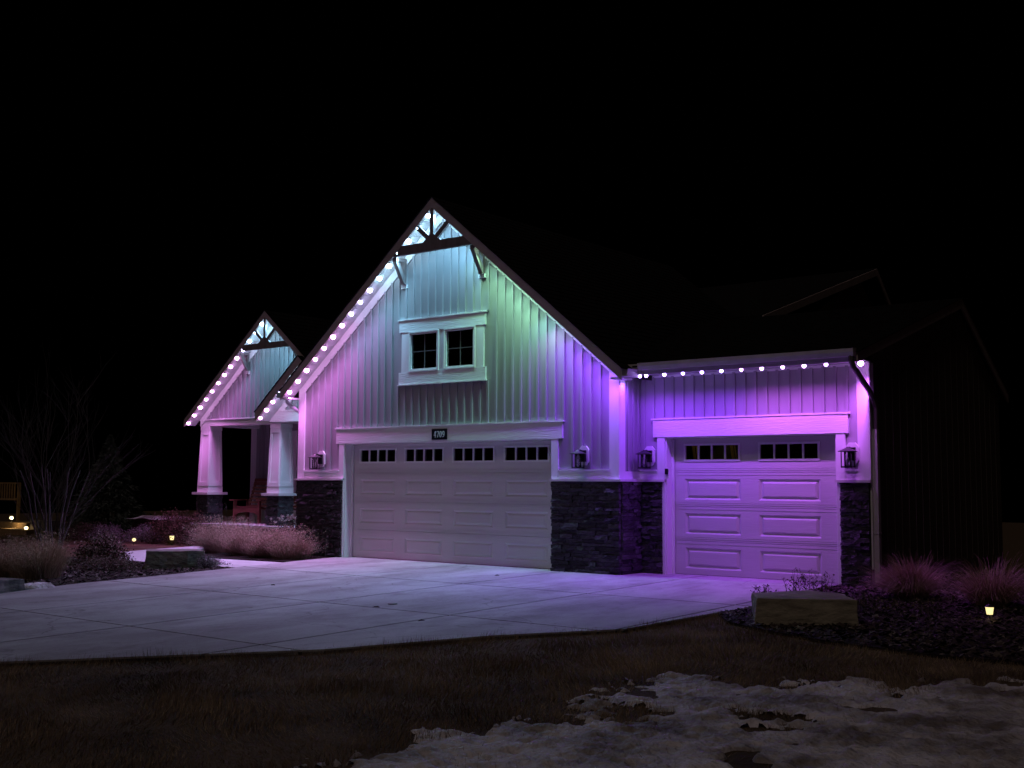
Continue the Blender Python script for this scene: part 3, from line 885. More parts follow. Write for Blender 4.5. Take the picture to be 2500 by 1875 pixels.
def rake_roof(c, sl, zbf, xl, xr, yr, yback, fv, npan, par, nsh=20, soff_back=None):
    for xe in (xl, xr):
        s = -1 if xe < c else 1
        def orient(p):
            ar = sum(p[k][0]*p[(k+1)%len(p)][1]-p[(k+1)%len(p)][0]*p[k][1] for k in range(len(p)))
            return p if ar > 0 else p[::-1]
        MB().prism_y(orient([(xe,zbf(xe)+.05),(xe,zbf(xe)+fv),(c,zbf(c)+fv),(c,zbf(c)+.05)]), yr+.034, yback).build('roof_deck', M['black'], par)
        roof_slope(xe+s*.02, zbf(xe)+fv-.016, c, zbf(c)+fv, yr-.02, yback+.03, nsh, 'shingle_slope', par)
        MB().prism_y(orient([(xe,zbf(xe)),(c,zbf(c)),(c,zbf(c)+fv-.004),(xe,zbf(xe)+fv-.004)]), yr, yr+.032).build('rake_fascia', M['fascia'], house)
        for k in range(npan):
            a = xe+(c-xe)*k/npan; b = xe+(c-xe)*(k+1)/npan
            g_ = .003 if b > a else -.003
            qa, qb = a+g_, b-g_
            MB().prism_y(orient([(qa,zbf(qa)+.022),(qb,zbf(qb)+.022),(qb,zbf(qb)+.046),(qa,zbf(qa)+.046)]), yr+.034, soff_back).build('soffit_panel', M['soffit'], house)
rake_roof(PC, PS, pzb, PXL, PXR, PRY, 7.0, .16, 20, pr, 22, PY-.024)
truss(PC, 4.33, 4.46, PC-(5.02-4.40)/PS-.08, PC+(5.02-4.40)/PS+.08, PRY+.001, PRY+.055, pzb, .02, .07, .36, wd=.07)
bracket(-3.50, 4.34, .42, .28, PY, .08)
bracket(-1.68, 4.34, .42, .28, PY, .08)
# small entry gable in front of the porch
EC = -1.29; ES = .84
ezb = lambda x: 3.86 - ES*abs(x-EC)
ERY, EY = 1.02, 1.44
wall([[(-2.70,2.72),(-.0,2.72),(-.0,ezb(0)+.05),(EC,ezb(EC)+.05),(-2.70,ezb(-2.70)+.05)]], EY, PY-.03, 'entry_gable_wall', M['siding'])
MB().box(-2.60, -.02, EY-.032, EY-.001, 2.722, 2.955).build('entry_beam', M['trim'], house)
MB().box(-2.33, -.02, EY-.05, EY-.001, 2.955, 2.978).build('beam_cap', M['trim'], house)
MB().box(-2.36, -.02, PY-.03, PY+.28, 2.70, 2.72).build('beam_soffit', M['trim'], house)
battens([-2.4+.157*k for k in range(16) if -2.4+.157*k < -.05], lambda x: 2.978, lambda x: ezb(x)-.15, EY, (), w=.04)
MB().prism_y([(-2.671,2.722),(-2.469,2.722),(EC-.002,ezb(EC)-.17),(EC-.002,ezb(EC)+.02)], EY-.024, EY-.001).build('frieze_board', M['trim'], house)
MB().prism_y([(EC+.002,ezb(EC)-.17),(-.02,ezb(-.02)-.17),(-.02,ezb(-.02)+.02),(EC+.002,ezb(EC)+.02)], EY-.024, EY-.001).build('frieze_board', M['trim'], house)
er = empty('entry_roof', (0,0,0)); er.parent = house; er.location = Vector((EC, 1.5, 3)) - house.location
rake_roof(EC, ES, ezb, EC-1.36, -.001, ERY, 5.0, .22, 10, er, 12, EY-.026)

# porch floor, back wall, door
MB().box(-5.35, -.02, 1.28, 3.0, -.0, .40).build('porch_plinth', M['mortar'], house)
MB().box(-5.40, -.02, 1.22, 3.0, .40, .455).build('porch_floor', M['path'], house)
MB().box(-5.17, -.02, 3.0, 3.15, .455, 4.2).build('porch_back_wall', M['siding'], house)
MB().box(-5.19, -5.01, 2.975, 2.999, .46, 2.70).build('corner_board', M['trim_v'], house)
MB().box(-5.192, -5.172, 2.999, 3.14, .46, 2.70).build('corner_board', M['trim_v'], house)
battens([-4.9+.178*k for k in range(27) if not -3.9 < -4.9+.178*k < -2.5], lambda x: .5, lambda x: 2.9, 3.0, ())
dr = MB().box(-3.50, -2.60, 2.985, 2.999, .46, 2.52).build('front_door', mat('front_door', (.05,.02,.02), .4), house)
MB().box(-3.68, -3.50, 2.97, 2.999, .46, 2.62).build('door_casing', M['trim_v'], dr)
MB().box(-2.60, -2.42, 2.97, 2.999, .46, 2.62).build('door_casing', M['trim_v'], dr)
MB().box(-.45, -.02, 1.9, 3.0, 2.60, 2.70).build('porch_ceiling_trim', M['trim'], house)
MB().box(-5.2, -.02, PY+.31, 3.0, 2.84, 2.86).build('porch_ceiling', M['soffit'], house)
# left downspout of the garage
MB().tube([(-EX-.02,-.12,zb(-EX)+.07),(-EX-.02,-.12,zb(-EX)-.02),(-EX+.04,-.05,zb(-EX)-.10),(-.08,.05,zb(-EX)-.22),(-.055,.08,zb(-EX)-.34),(-.055,.08,.1)], .036, 8).build('downspout', M['trim_v'], house)

# yellow straps hanging just inside the single door, brightened by an added, unseen spot light
st = MB()
for x in (8.30, 8.97):
    st.prism_y([(x-.02,1.72),(x+.03,1.72),(x-.02,2.08),(x-.07,2.08)], D+.30, D+.305)
    st.prism_y([(x+.045,1.72),(x+.07,1.72),(x+.02,2.08),(x-.005,2.08)], D+.30, D+.305)
st = st.build('strap', M['strap']); tag(st, 'yellow straps hanging behind the left window of the single garage door', 'strap')
gl = bpy.data.lights.new('strap_fill', 'SPOT'); gl.energy = 9; gl.color = (1,.8,.45); gl.spot_size = R(60); gl.shadow_soft_size = .03
go = bpy.data.objects.new('strap_fill', gl); col.objects.link(go); go.location = (8.63, D+.26, 2.75); go.rotation_euler = (R(6),0,0)

# ================================================================= string lights
bulb_me = {}
def bulb_mesh(cname, colr):
    if cname in bulb_me: return bulb_me[cname]
    m_ = emis('bulb_'+cname, tuple(.25+.75*c for c in colr), {'cyan': 22, 'aqua': 15, 'lav': 12, 'green': 16, 'violet': 12}.get(cname, 8.0))
    mb = MB(); mb.lathe((0,0,0), [(.008,-.046),(.030,-.036),(.047,-.010),(.047,.010),(.032,.030),(.010,.036)], 12)
    me = bpy.data.meshes.new('bulb'); me.from_pydata(mb.v, [], mb.f); me.materials.append(m_)
    bulb_me[cname] = me
    return me
hood = MB(); hood.lathe((0,0,0), [(.042,.030),(.042,.036),(.02,.044)], 10)
hood_me = bpy.data.meshes.new('bulb_cap'); hood_me.from_pydata(hood.v, [], hood.f); hood_me.materials.append(M['wire'])
COL = {'pink': (.90,.24,.98), 'lav': (.55,.42,1.0), 'cyan': (.28,.68,.98), 'green': (.40,1.0,.62), 'violet': (.27,.05,1.0), 'purple': (.57,.12,1.0), 'aqua': (.36,.85,.85)}
PW = {'pink': .80, 'lav': .72, 'cyan': .72, 'green': .52, 'violet': .90, 'purple': .85, 'aqua': .55}
lamp_data = {}
def lamp(cname, pw):
    key = (cname, round(pw, 2))
    if key not in lamp_data:
        l = bpy.data.lights.new('bulb_light', 'SPOT')
        l.energy = LED*pw*PW[cname]; l.color = COL[cname]; l.spot_size = R(140); l.spot_blend = 1.0; l.shadow_soft_size = .025
        lamp_data[key] = l
    return lamp_data[key]
def string(pts, cols, label, tilt=(0,0), pw=None, bs=1.0):
    root = empty('light_string', pts[0], label, 'string lights')
    MB().tube([(x,y,z+.034) for x,y,z in pts], .005, 4).build('wire', M['wire'], root)
    for i, (p, c) in enumerate(zip(pts, cols)):
        o = bpy.data.objects.new('bulb', bulb_mesh(c, COL[c])); col.objects.link(o); o.parent = root
        o.location = Vector(p)-root.location
        o.scale = (bs*random.uniform(.82,1.04),)*3
        h = bpy.data.objects.new('bulb_cap', hood_me); col.objects.link(h); h.parent = o
        l = bpy.data.objects.new('bulb_light', lamp(c, pw[i] if pw else 1)); col.objects.link(l); l.parent = o
        l.location = (0, -.0, -.054/bs)
        l.rotation_euler = (tilt[0], tilt[1], 0)
YL = YR+.085; YV = YR+.048
def rake_pts(xs, f, y): return [(x, y, f(x)-.004) for x in xs]
xl = [-.02+.2425*k for k in range(16)]
cl = ['pink']*7+['lav','lav','lav','cyan','cyan','cyan','cyan','cyan','cyan']
string([(x, YV, zb(x)-.034) for x in xl], cl, 'string of round lights climbing the left rake of the big garage gable, pink to cyan', (R(-27),0))
xr = [C+.10+.2425*k for k in range(16)]
cr = ['cyan','cyan','cyan','aqua','green','green','green','green','green','aqua','lav','violet','violet','violet','violet','violet']
string([(x, YL, zb(x)+.012) for x in xr], cr, 'string of lights hidden behind the right rake of the big garage gable, green to violet', (R(-20),0), bs=.6)
xw = [W+.12, W+.36] + [8.26+.325*k-.325 for k in range(10)]
cw = ['violet']*7+['purple']*5
string([(x, .045, 3.085) for x in xw], cw, 'string of small lights under the gutter of the right garage wing', (R(9),0), [.28,.28]+[.40]*10, bs=.62)
string([(RW+.02, .30, 3.10)], ['purple'], 'single bright light in the eave corner behind the right downspout', (R(4),R(-14)), [1.5])
xp = [-5.27+.215*k for k in range(13)]
cp = ['pink']*8+['pink','lav','cyan','cyan','cyan']
string(rake_pts([x for x in xp if x < PC-.02], lambda x: pzb(x)-.024, PRY+.046), cp, 'string of lights up the left rake of the porch gable, pink to cyan', (R(-27),0), [.5]*13)
xq = [PC+.1+.215*k for k in range(11)]
string(rake_pts(xq, pzb, PRY+.08), ['cyan']*11, 'string of cyan lights behind the right rake of the porch gable', (R(-20),0), [.5]*11, bs=.6)
xe_ = [-2.52+.2*k for k in range(6)]
string(rake_pts(xe_, lambda x: ezb(x)-.024, ERY+.046), ['pink','pink','pink','lav','lav','cyan'], 'short string of lights under the left rake of the small entry gable', (R(-27),0), [.4]*6)
xf_ = [EC+.08+.2*k for k in range(6)]
string(rake_pts(xf_, ezb, ERY+.08), ['cyan','cyan','cyan','cyan','lav','lav'], 'short string of lights under the right rake of the small entry gable', (R(-27),0), [.8]*6)

# ================================================================= things on the house
def lantern(x, y, label):
    t = empty('wall_lantern', (x, y, 1.70), label, 'wall lamp', 'black lanterns beside the garage doors')
    w, h = .095, .155
    pts = [(x-w,1.86-h+.06),(x-w+.05,1.86-h),(x+w-.05,1.86-h),(x+w,1.86-h+.06),(x+w,1.86+h-.06),(x+w-.05,1.86+h),(x-w+.05,1.86+h),(x-w,1.86+h-.06)]
    MB().prism_y(pts, y-.045, y-.014).build('mounting_block', M['trim_v'], t)
    MB().box(x-.055, x+.055, y-.075, y-.046, 1.76, 1.945).build('back_plate', M['lantern'], t)
    MB().tube([(x,y-.07,1.92),(x,y-.13,1.945),(x,y-.19,1.94)], .012, 6).build('arm', M['lantern'], t)
    cy = y-.20
    MB().lathe((x,cy,0), [(.134,1.880),(.136,1.888),(.080,1.912),(.03,1.935),(.012,1.95)], 16).build('lamp_roof', M['lantern'], t, smooth=False)
    f = MB()
    for sx in (-1,1):
        for sy in (-1,1):
            f.box(x+sx*.068-.006, x+sx*.068+.006, cy+sy*.068-.006, cy+sy*.068+.006, 1.665, 1.885)
    f.box(x-.074,x+.074,cy-.074,cy+.074,1.655,1.665); 
    f.box(x-.074,x+.074,cy-.074,cy-.062,1.668,1.680); f.box(x-.074,x+.074,cy+.062,cy+.074,1.668,1.680)
    f.build('cage', M['lantern'], t)
    MB().lathe((x,cy,0), [(.052,1.668),(.052,1.880)], 12).build('glass', M['clear'], t, smooth=True)
    MB().lathe((x,cy,0), [(.008,1.80),(.018,1.77),(.016,1.74),(.006,1.725)], 8).build('light_bulb', M['wire'], t, smooth=True)
    return t
lantern(.67, 0, 'unlit black lantern on white octagonal block left of the double garage door')
lantern(6.82, 0, 'unlit black lantern above the wide stone pier right of the double garage door')
lantern(7.665, D, 'unlit black lantern in the inner corner just left of the single garage door')
lantern(11.0, D, 'unlit black lantern above the narrow stone pier right of the single garage door')

pq = MB().box(3.555,3.895,-.048,-.035,2.185,2.35).build('house_number_plaque', M['plate']); tag(pq, 'dark house number plaque reading 4709 on the double door header', 'house number')
fr = MB().box(3.545,3.905,-.050,-.036,2.172,2.184).box(3.545,3.905,-.050,-.036,2.351,2.362).box(3.545,3.554,-.050,-.036,2.184,2.351).box(3.896,3.905,-.050,-.036,2.184,2.351).build('plaque_frame', M['lantern'], pq)
def digit(ch):
    """serif numerals as thick strokes on a 1 x 1.6 box; list of polygons"""
    P = []
    def bar(x0,y0,x1,y1,w):
        d = Vector((x1-x0,y1-y0)).normalized(); n_ = Vector((-d.y,d.x))*w/2
        P.append([(x0-n_.x,y0-n_.y),(x1-n_.x,y1-n_.y),(x1+n_.x,y1+n_.y),(x0+n_.x,y0+n_.y)])
    def arc(cx,cy,rx,ry,a0,a1,w0,w1,n=14):
        for k in range(n):
            t0=R(a0+(a1-a0)*k/n); t1=R(a0+(a1-a0)*(k+1)/n)
            # stroke is thick at the sides, thin at top and bottom
            def wd(t): return w0+(w1-w0)*abs(math.cos(t))
            p0=(cx+rx*math.cos(t0),cy+ry*math.sin(t0)); p1=(cx+rx*math.cos(t1),cy+ry*math.sin(t1))
            q0=(cx+(rx-wd(t0))*math.cos(t0),cy+(ry-wd(t0))*math.sin(t0)); q1=(cx+(rx-wd(t1))*math.cos(t1),cy+(ry-wd(t1))*math.sin(t1))
            P.append([p0,p1,q1,q0])
    if ch == '4':
        bar(.66,0,.66,1.6,.22); bar(.04,.50,.98,.50,.12); bar(.05,.52,.62,1.55,.09); bar(.42,.04,.90,.04,.08)
    elif ch == '7':
        bar(.08,1.5,.95,1.5,.18); bar(.12,1.2,.12,1.58,.09); bar(.40,0,.90,1.45,.20)
    elif ch == '0':
        arc(.5,.8,.46,.80,0,360,.10,.24,24)
    elif ch == '9':
        arc(.5,1.10,.44,.50,0,360,.09,.22,20); arc(.30,.85,.64,.83,-70,15,.09,.22,10); bar(.14,.16,.34,.08,.14)
    return P
nm = MB()
for i, ch in enumerate('4709'):
    for p in digit(ch):
        q = [(3.597+i*.066+u*.056, 2.212+v*.070) for u, v in p]
        ar = sum(q[k][0]*q[(k+1)%4][1]-q[(k+1)%4][0]*q[k][1] for k in range(4))
        if ar < 0: q = q[::-1]
        nm.prism_y(q, -.0535-.0002*i, -.048)
nm.build('numerals', M['numeral'], pq)
kp = MB().box(7.955,8.005,D-.055,D-.031,1.565,1.655).build('door_keypad', M['plate']); tag(kp, 'small black keypad on the left jamb of the single garage door', 'keypad')
MB().box(7.963,7.997,D-.060,D-.055,1.60,1.64).build('button_pad', M['lantern'], kp)
MB().box(7.945,8.015,D-.033,D-.0305,1.50,1.665).build('back_plate', M['trim_v'], kp)

# porch chair
def chair(x, y, z, label, rz=0):
    t = empty('porch_chair', (x, y, z), label, 'chair')
    t.rotation_euler = (0, 0, rz)
    w = .33
    for sx in (-1,1):
        MB().box(x+sx*w-.022, x+sx*w+.022, y-.03, y+.06, z, z+.52).build('leg', M['wood'], t)
        MB().prism_x([(y+.50,z),(y+.58,z),(y+.56,z+.52),(y+.50,z+.52)], x+sx*w-.02, x+sx*w+.02).build('leg', M['wood'], t)
        xo = x+sx*(w+.03)
        MB().prism_z([(xo-.07,y-.08),(xo+.06,y-.08),(xo+.05,y+.60),(xo-.04,y+.60)], z+.52, z+.545).build('arm', M['wood'], t)
        MB().prism_x([(y+.06,z+.36),(y+.06,z+.40),(y+.50,z+.30),(y+.50,z+.26)], x+sx*(w-.035)-.012, x+sx*(w-.035)+.012).build('rail', M['wood'], t)
    # apron with an arch
    pts = [(x-w+.022,z+.36),(x-w+.022,z+.20)]
    n = 10
    for k in range(n+1):
        a = math.pi*(1-k/n)
        pts.append((x+math.cos(a)*(w-.07), z+.20+math.sin(a)*.06))
    pts += [(x+w-.022,z+.20),(x+w-.022,z+.36)]
    MB().prism_y(pts, y-.028, y-.004).build('apron', M['wood'], t)
    for k in range(6):
        yy = y-.02+k*.088; zz = z+.375-k*.012
        MB().box(x-w+.03, x+w-.03, yy, yy+.074, zz, zz+.018).build('seat_slat', M['wood'], t)
    for sx in (-1,1):
        MB().prism_x([(y+.46,z+.28),(y+.50,z+.28),(y+.78,z+.96),(y+.74,z+.96)], x+sx*.27-.018, x+sx*.27+.018).build('back_rail', M['wood'], t)
    for k in range(8):
        a = .06+.106*k
        yy = y+.462+a*.38; zz = z+.32+a*.80
        hh = .048 if k < 6 else .075
        MB().prism_x([(yy,zz),(yy+.018,zz),(yy+.018+hh*.4,zz+hh),(yy+hh*.4,zz+hh)][::1], x-.31, x+.31).build('back_slat', M['wood'], t)
chair(-4.10, 2.02, .456, 'reddish wooden slatted armchair on the porch behind the right column', R(18))
chair(-3.15, 2.15, .456, 'second wooden slatted armchair on the porch, mostly hidden by the right column', R(-8))

# ================================================================= plants
def blades(n, cx, cy, r0, h, spread, droop, w, seed, zf=None, up=.0, segs=5):
    g = np.random.default_rng(seed)
    a = g.uniform(0, 2*np.pi, n); rr = r0*np.sqrt(g.uniform(0, 1, n))
    nt = 16
    ta = g.uniform(0, 2*np.pi, nt); tr = r0*1.1*np.sqrt(g.uniform(0, 1, nt)); ti = g.integers(0, nt, n)
    bx = cx+tr[ti]*np.cos(ta[ti])+g.normal(0, r0*.22, n); by = cy+tr[ti]*np.sin(ta[ti])+g.normal(0, r0*.22, n)
    a = np.arctan2(by-cy, bx-cx); rr = np.minimum(r0*1.3, np.hypot(bx-cx, by-cy))
    th = g.uniform(.72, 1.12, nt); tdir = g.normal(0, .45, nt)
    da = a+g.normal(0, .55, n)+tdir[ti]
    hh = h*g.uniform(.40, 1.10, n)*th[ti]; sp = spread*g.uniform(.15, 1.0, n)*(rr/r0*.6+.4)
    dr = droop*g.uniform(.2, 1, n)
    t = np.linspace(0, 1, segs+1)[None,:]
    out = sp[:,None]*(t**1.3)
    z = hh[:,None]*(t - dr[:,None]*t**3*.55)
    wob = g.normal(0, .02, (n,1))*t*h
    X = bx[:,None]+np.cos(da)[:,None]*out - np.sin(da)[:,None]*wob; Y = by[:,None]+np.sin(da)[:,None]*out + np.cos(da)[:,None]*wob
    Z = z+np.where(by < 0, .018*by, 0)[:,None]
    P = np.stack([X,Y,Z], -1)
    wa = g.uniform(0, np.pi, n)
    wv = np.stack([np.cos(wa), np.sin(wa), np.zeros(n)], -1)[:,None,:]*(w*(1-.8*t))[:,:,None]*g.uniform(.6,1.3,n)[:,None,None]
    V = np.stack([P-wv, P+wv], 2).reshape(-1, 3)
    base = (np.arange(n)*(segs+1)*2)[:,None]
    k = np.arange(segs)[None,:]*2
    F = np.stack([base+k, base+k+1, base+k+3, base+k+2], -1).reshape(-1, 4)
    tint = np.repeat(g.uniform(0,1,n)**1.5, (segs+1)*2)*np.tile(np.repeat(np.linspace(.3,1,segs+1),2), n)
    return V, F, tint
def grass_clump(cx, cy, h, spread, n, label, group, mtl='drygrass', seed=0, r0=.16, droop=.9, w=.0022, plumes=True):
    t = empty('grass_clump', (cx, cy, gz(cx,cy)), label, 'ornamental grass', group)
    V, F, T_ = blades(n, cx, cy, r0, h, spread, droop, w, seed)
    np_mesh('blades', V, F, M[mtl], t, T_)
    if plumes:
        V, F, T_ = blades(n//6, cx, cy, r0, h*1.18, spread*.8, droop*.5, w*.8, seed+50)
        # feathery flower heads near the tips
        g = np.random.default_rng(seed+9)
        tips = V.reshape(-1, 12, 3)[:, 8:, :].mean(1)
        m_ = 7
        c = np.repeat(tips, m_, 0)+g.normal(0, .035*h/.6, (len(tips)*m_, 3))
        d = g.normal(0, .009, (len(c), 3)); e = g.normal(0, .0014, (len(c), 3))
        VV = np.stack([c-d-e, c+d-e, c+d+e, c-d+e], 1).reshape(-1, 3)
        FF = np.arange(len(VV)).reshape(-1, 4)
        np_mesh('plumes', np.vstack([V, VV]), np.vstack([F, FF+len(V)]), M[mtl], t, np.concatenate([T_, np.repeat(g.uniform(.3,1,len(c)),4)]))
    return t
GL = 'feathery dry grasses in front of the porch'
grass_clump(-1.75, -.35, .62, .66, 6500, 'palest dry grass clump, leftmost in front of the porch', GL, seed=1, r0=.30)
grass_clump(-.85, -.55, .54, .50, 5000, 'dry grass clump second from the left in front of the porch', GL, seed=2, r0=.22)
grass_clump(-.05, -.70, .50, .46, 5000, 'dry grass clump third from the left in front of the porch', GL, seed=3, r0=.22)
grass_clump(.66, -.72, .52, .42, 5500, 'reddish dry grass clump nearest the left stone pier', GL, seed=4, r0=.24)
GR = 'dry grasses in the right garden bed'
grass_clump(12.20, -.50, .68, .60, 5600, 'big rounded dry grass clump beside the right corner of the house', GR, 'drygrass_lit', seed=5, r0=.13, droop=1.45, w=.0030, plumes=False)
grass_clump(13.22, -.80, .68, .62, 3400, 'loose dry grass clump at the far right behind the path light', GR, 'drygrass_lit', seed=6, r0=.12, droop=1.35, w=.0030, plumes=False)
GT = 'tall brown grass at the left of the driveway'
grass_clump(.35, -5.6, .62, .34, 3600, 'tall brown grass clump directly behind the snow lump left of the driveway', GT, 'tallgrass', seed=7, r0=.24, droop=.7)
grass_clump(-.35, -5.9, .58, .34, 3000, 'tall brown grass clump at the left edge of the picture', GT, 'tallgrass', seed=8, r0=.26, droop=.7)
grass_clump(-.5, -5.1, .5, .34, 2600, 'tall brown grass clump at the foot of the bare tree', GT, 'tallgrass', seed=9, r0=.26, droop=.7)

def leaf_cloud(n, c, rad, seed, size=.02, shell=.55, zmin=0, lump=5):
    g = np.random.default_rng(seed)
    # points gathered in lumps over an ellipsoid
    k = max(4, n//45)
    d = g.normal(0, 1, (k, 3)); d /= np.linalg.norm(d, axis=1)[:,None]; d[:,2] = np.abs(d[:,2])*1.0
    r = g.uniform(shell, 1.0, (k,1))
    centers = d*r
    idx = g.integers(0, k, n)
    p = centers[idx]+g.normal(0, .13, (n,3))
    p = p*np.array(rad)+np.array(c)
    p[:,2] = np.maximum(p[:,2], zmin)
    a = g.normal(0, 1, (n,3)); a /= np.linalg.norm(a, axis=1)[:,None]
    b = np.cross(a, g.normal(0, 1, (n,3))); b /= np.linalg.norm(b, axis=1)[:,None]
    s = size*g.uniform(.5, 1.4, (n,1))
    V = np.stack([p-a*s, p-b*s*.5, p+a*s, p+b*s*.5], 1).reshape(-1,3)
    F = np.arange(4*n).reshape(n,4)
    return V, F, np.repeat(g.uniform(0,1,n)**2, 4)
def twigs(c, rad, n, seed, r=.004):
    rd = random.Random(seed); mb = MB()
    for _ in range(n):
        an = rd.uniform(0, 2*math.pi); s = rd.uniform(.3, 1)
        tip = (c[0]+math.cos(an)*rad[0]*s, c[1]+math.sin(an)*rad[1]*s, c[2]+rad[2]*rd.uniform(.55, 1.05)*math.sqrt(max(.1, 1.1-s*s)))
        mid = (c[0]+math.cos(an)*rad[0]*s*.4, c[1]+math.sin(an)*rad[1]*s*.4, c[2]+(tip[2]-c[2])*.5)
        mb.tube([(c[0]+math.cos(an)*.05, c[1]+math.sin(an)*.05, c[2]), mid, tip], [r*1.6, r, r*.5], 3, cap=False)
    return mb
def shrub(cx, cy, rad, n, mtl, label, seed, size=.02, group=None, tw=40, name='shrub', shell=.5):
    z = gz(cx, cy)
    t = empty(name, (cx, cy, z), label, 'shrub', group)
    V, F, T_ = leaf_cloud(n, (cx, cy, z+.02), rad, seed, size, shell, z)
    np_mesh('foliage', V, F, M[mtl], t, T_)
    if tw: twigs((cx,cy,z), rad, tw, seed).build('branches', M['bark'], t)
    return t
# behind / under the porch edge
shrub(-2.35, .72, (.55,.35,.42), 5200, 'leaf', 'low dull shrub under the edge of the porch floor', 21, .020, tw=30)
hy = shrub(-.75, .55, (.62,.40,.62), 3800, 'leaf', 'dried flower shrub with pale heads in the corner by the left stone pier', 22, .022, tw=60, name='flower_shrub')
g = np.random.default_rng(5)
hv, hf, ht = [], [], []
for k in range(44):
    an = g.uniform(0, 2*np.pi); s = g.uniform(.1, 1)
    c = (-.75+math.cos(an)*.6*s, .50+math.sin(an)*.36*s, .50+.20*math.sqrt(1-s*s*.8)+g.uniform(-.06,.05))
    V, F, T_ = leaf_cloud(60, c, (.05,.05,.045), 300+k, .011, .3, -1)
    hf.append(F+4*60*k); hv.append(V); ht.append(np.clip(T_+.3,0,1))
np_mesh('flower_heads', np.vstack(hv), np.vstack(hf), M['bloom'], hy, np.concatenate(ht))
# clipped hedge left of the porch
shrub(-4.95, 1.05, (.62,.45,.62), 7000, 'hedge', 'rounded russet hedge shrub nearest the left porch column', 23, .018, 'clipped hedge by the porch', tw=20, shell=.7)
shrub(-5.75, 1.15, (.60,.5,.66), 7000, 'hedge', 'rounded russet hedge shrub behind the path light', 24, .018, 'clipped hedge by the porch', tw=20, shell=.7)
# mounds beside the walk
GM = 'grey mounds of dry perennials beyond the walk'
shrub(-6.25, .75, (.50,.4,.36), 3800, 'sage', 'grey mounded plant right of the round path light', 25, .014, GM, tw=30, shell=.6)
shrub(-7.15, .35, (.50,.4,.34), 3800, 'sage', 'grey mounded plant left of the round path light', 26, .014, GM, tw=30, shell=.6)
shrub(-8.3, .6, (.62,.5,.36), 3800, 'leaf', 'low dark mounded plant below the snowy rock on the left', 27, .016, GM, tw=30, shell=.6)
shrub(-9.6, .9, (.8,.5,.36), 3800, 'leaf', 'low dark mounded plant farthest left beyond the walk', 28, .016, GM, tw=30, shell=.6)
# left foreground shrub
shrub(-1.45, -3.35, (.52,.45,.50), 5200, 'leaf', 'leafy brown shrub between the tall grass and the boulder left of the driveway', 29, .024, tw=70)
shrub(-.1, -4.1, (.75,.5,.20), 4200, 'leaf', 'low sprawling dead plant on the mulch left of the boulder', 30, .014, tw=80)
shrub(1.05, -2.92, (.18,.18,.22), 2200, 'sage', 'frosty grey tuft against the right end of the boulder', 31, .010, tw=30)
shrub(.60, -2.55, (.45,.22,.16), 1500, 'sage', 'thin dry weeds on the walkway edge right of the boulder', 32, .010, tw=50)
# right bed seedlings
def stalks(cx, cy, n, h, r, label, seed):
    rd = random.Random(seed)
    t = empty('dry_stalks', (cx, cy, gz(cx,cy)), label, 'dry plant')
    mb = MB(); lv = []
    for k in range(n):
        x = cx+rd.uniform(-r, r); y = cy+rd.uniform(-r*.5, r*.5); z = gz(x,y); hh = h*rd.uniform(.5,1.1)
        dx, dy = rd.uniform(-.05,.05), rd.uniform(-.05,.05)
        mb.tube([(x,y,z),(x+dx,y+dy,z+hh*.6),(x+dx*2.2,y+dy*2,z+hh)], [.003,.0025,.0015], 3, cap=False)
        for q in range(7):
            f = rd.uniform(.25,1); px, py, pz = x+dx*2*f, y+dy*2*f, z+hh*f
            an = rd.uniform(0, 6.28); l = rd.uniform(.02,.05)
            mb.tube([(px,py,pz),(px+math.cos(an)*l,py+math.sin(an)*l,pz+l*.8)], [.0022,.0012], 3, cap=False)
            lv.append((px+math.cos(an)*l,py+math.sin(an)*l,pz+l*.8))
    mb.build('stems', M['bark'], t)
    g = np.random.default_rng(seed); p = np.array(lv)
    a = g.normal(0,.009,(len(p),3)); b = g.normal(0,.007,(len(p),3))
    V = np.stack([p-a,p-b,p+a,p+b],1).reshape(-1,3)
    np_mesh('seed_heads', V, np.arange(len(V)).reshape(-1,4), M['leaf'], t, np.repeat(g.uniform(0,1,len(p)),4))['kind'] = 'stuff'
stalks(11.02, -.95, 34, .30, .30, 'sparse dry weeds in front of the right end of the single garage door', 41)
stalks(10.98, -1.9, 22, .20, .30, 'short dry weeds behind the squared boulder', 42)
stalks(12.55, -2.2, 60, .22, .55, 'dark low dead plants right of the squared boulder', 43)
stalks(.95, -.30, 16, .62, .22, 'thin seed stalks leaning in front of the left stone pier', 44)
stalks(-2.9, .35, 12, 1.0, .25, 'tall thin bare stalks in front of the left porch column', 45)

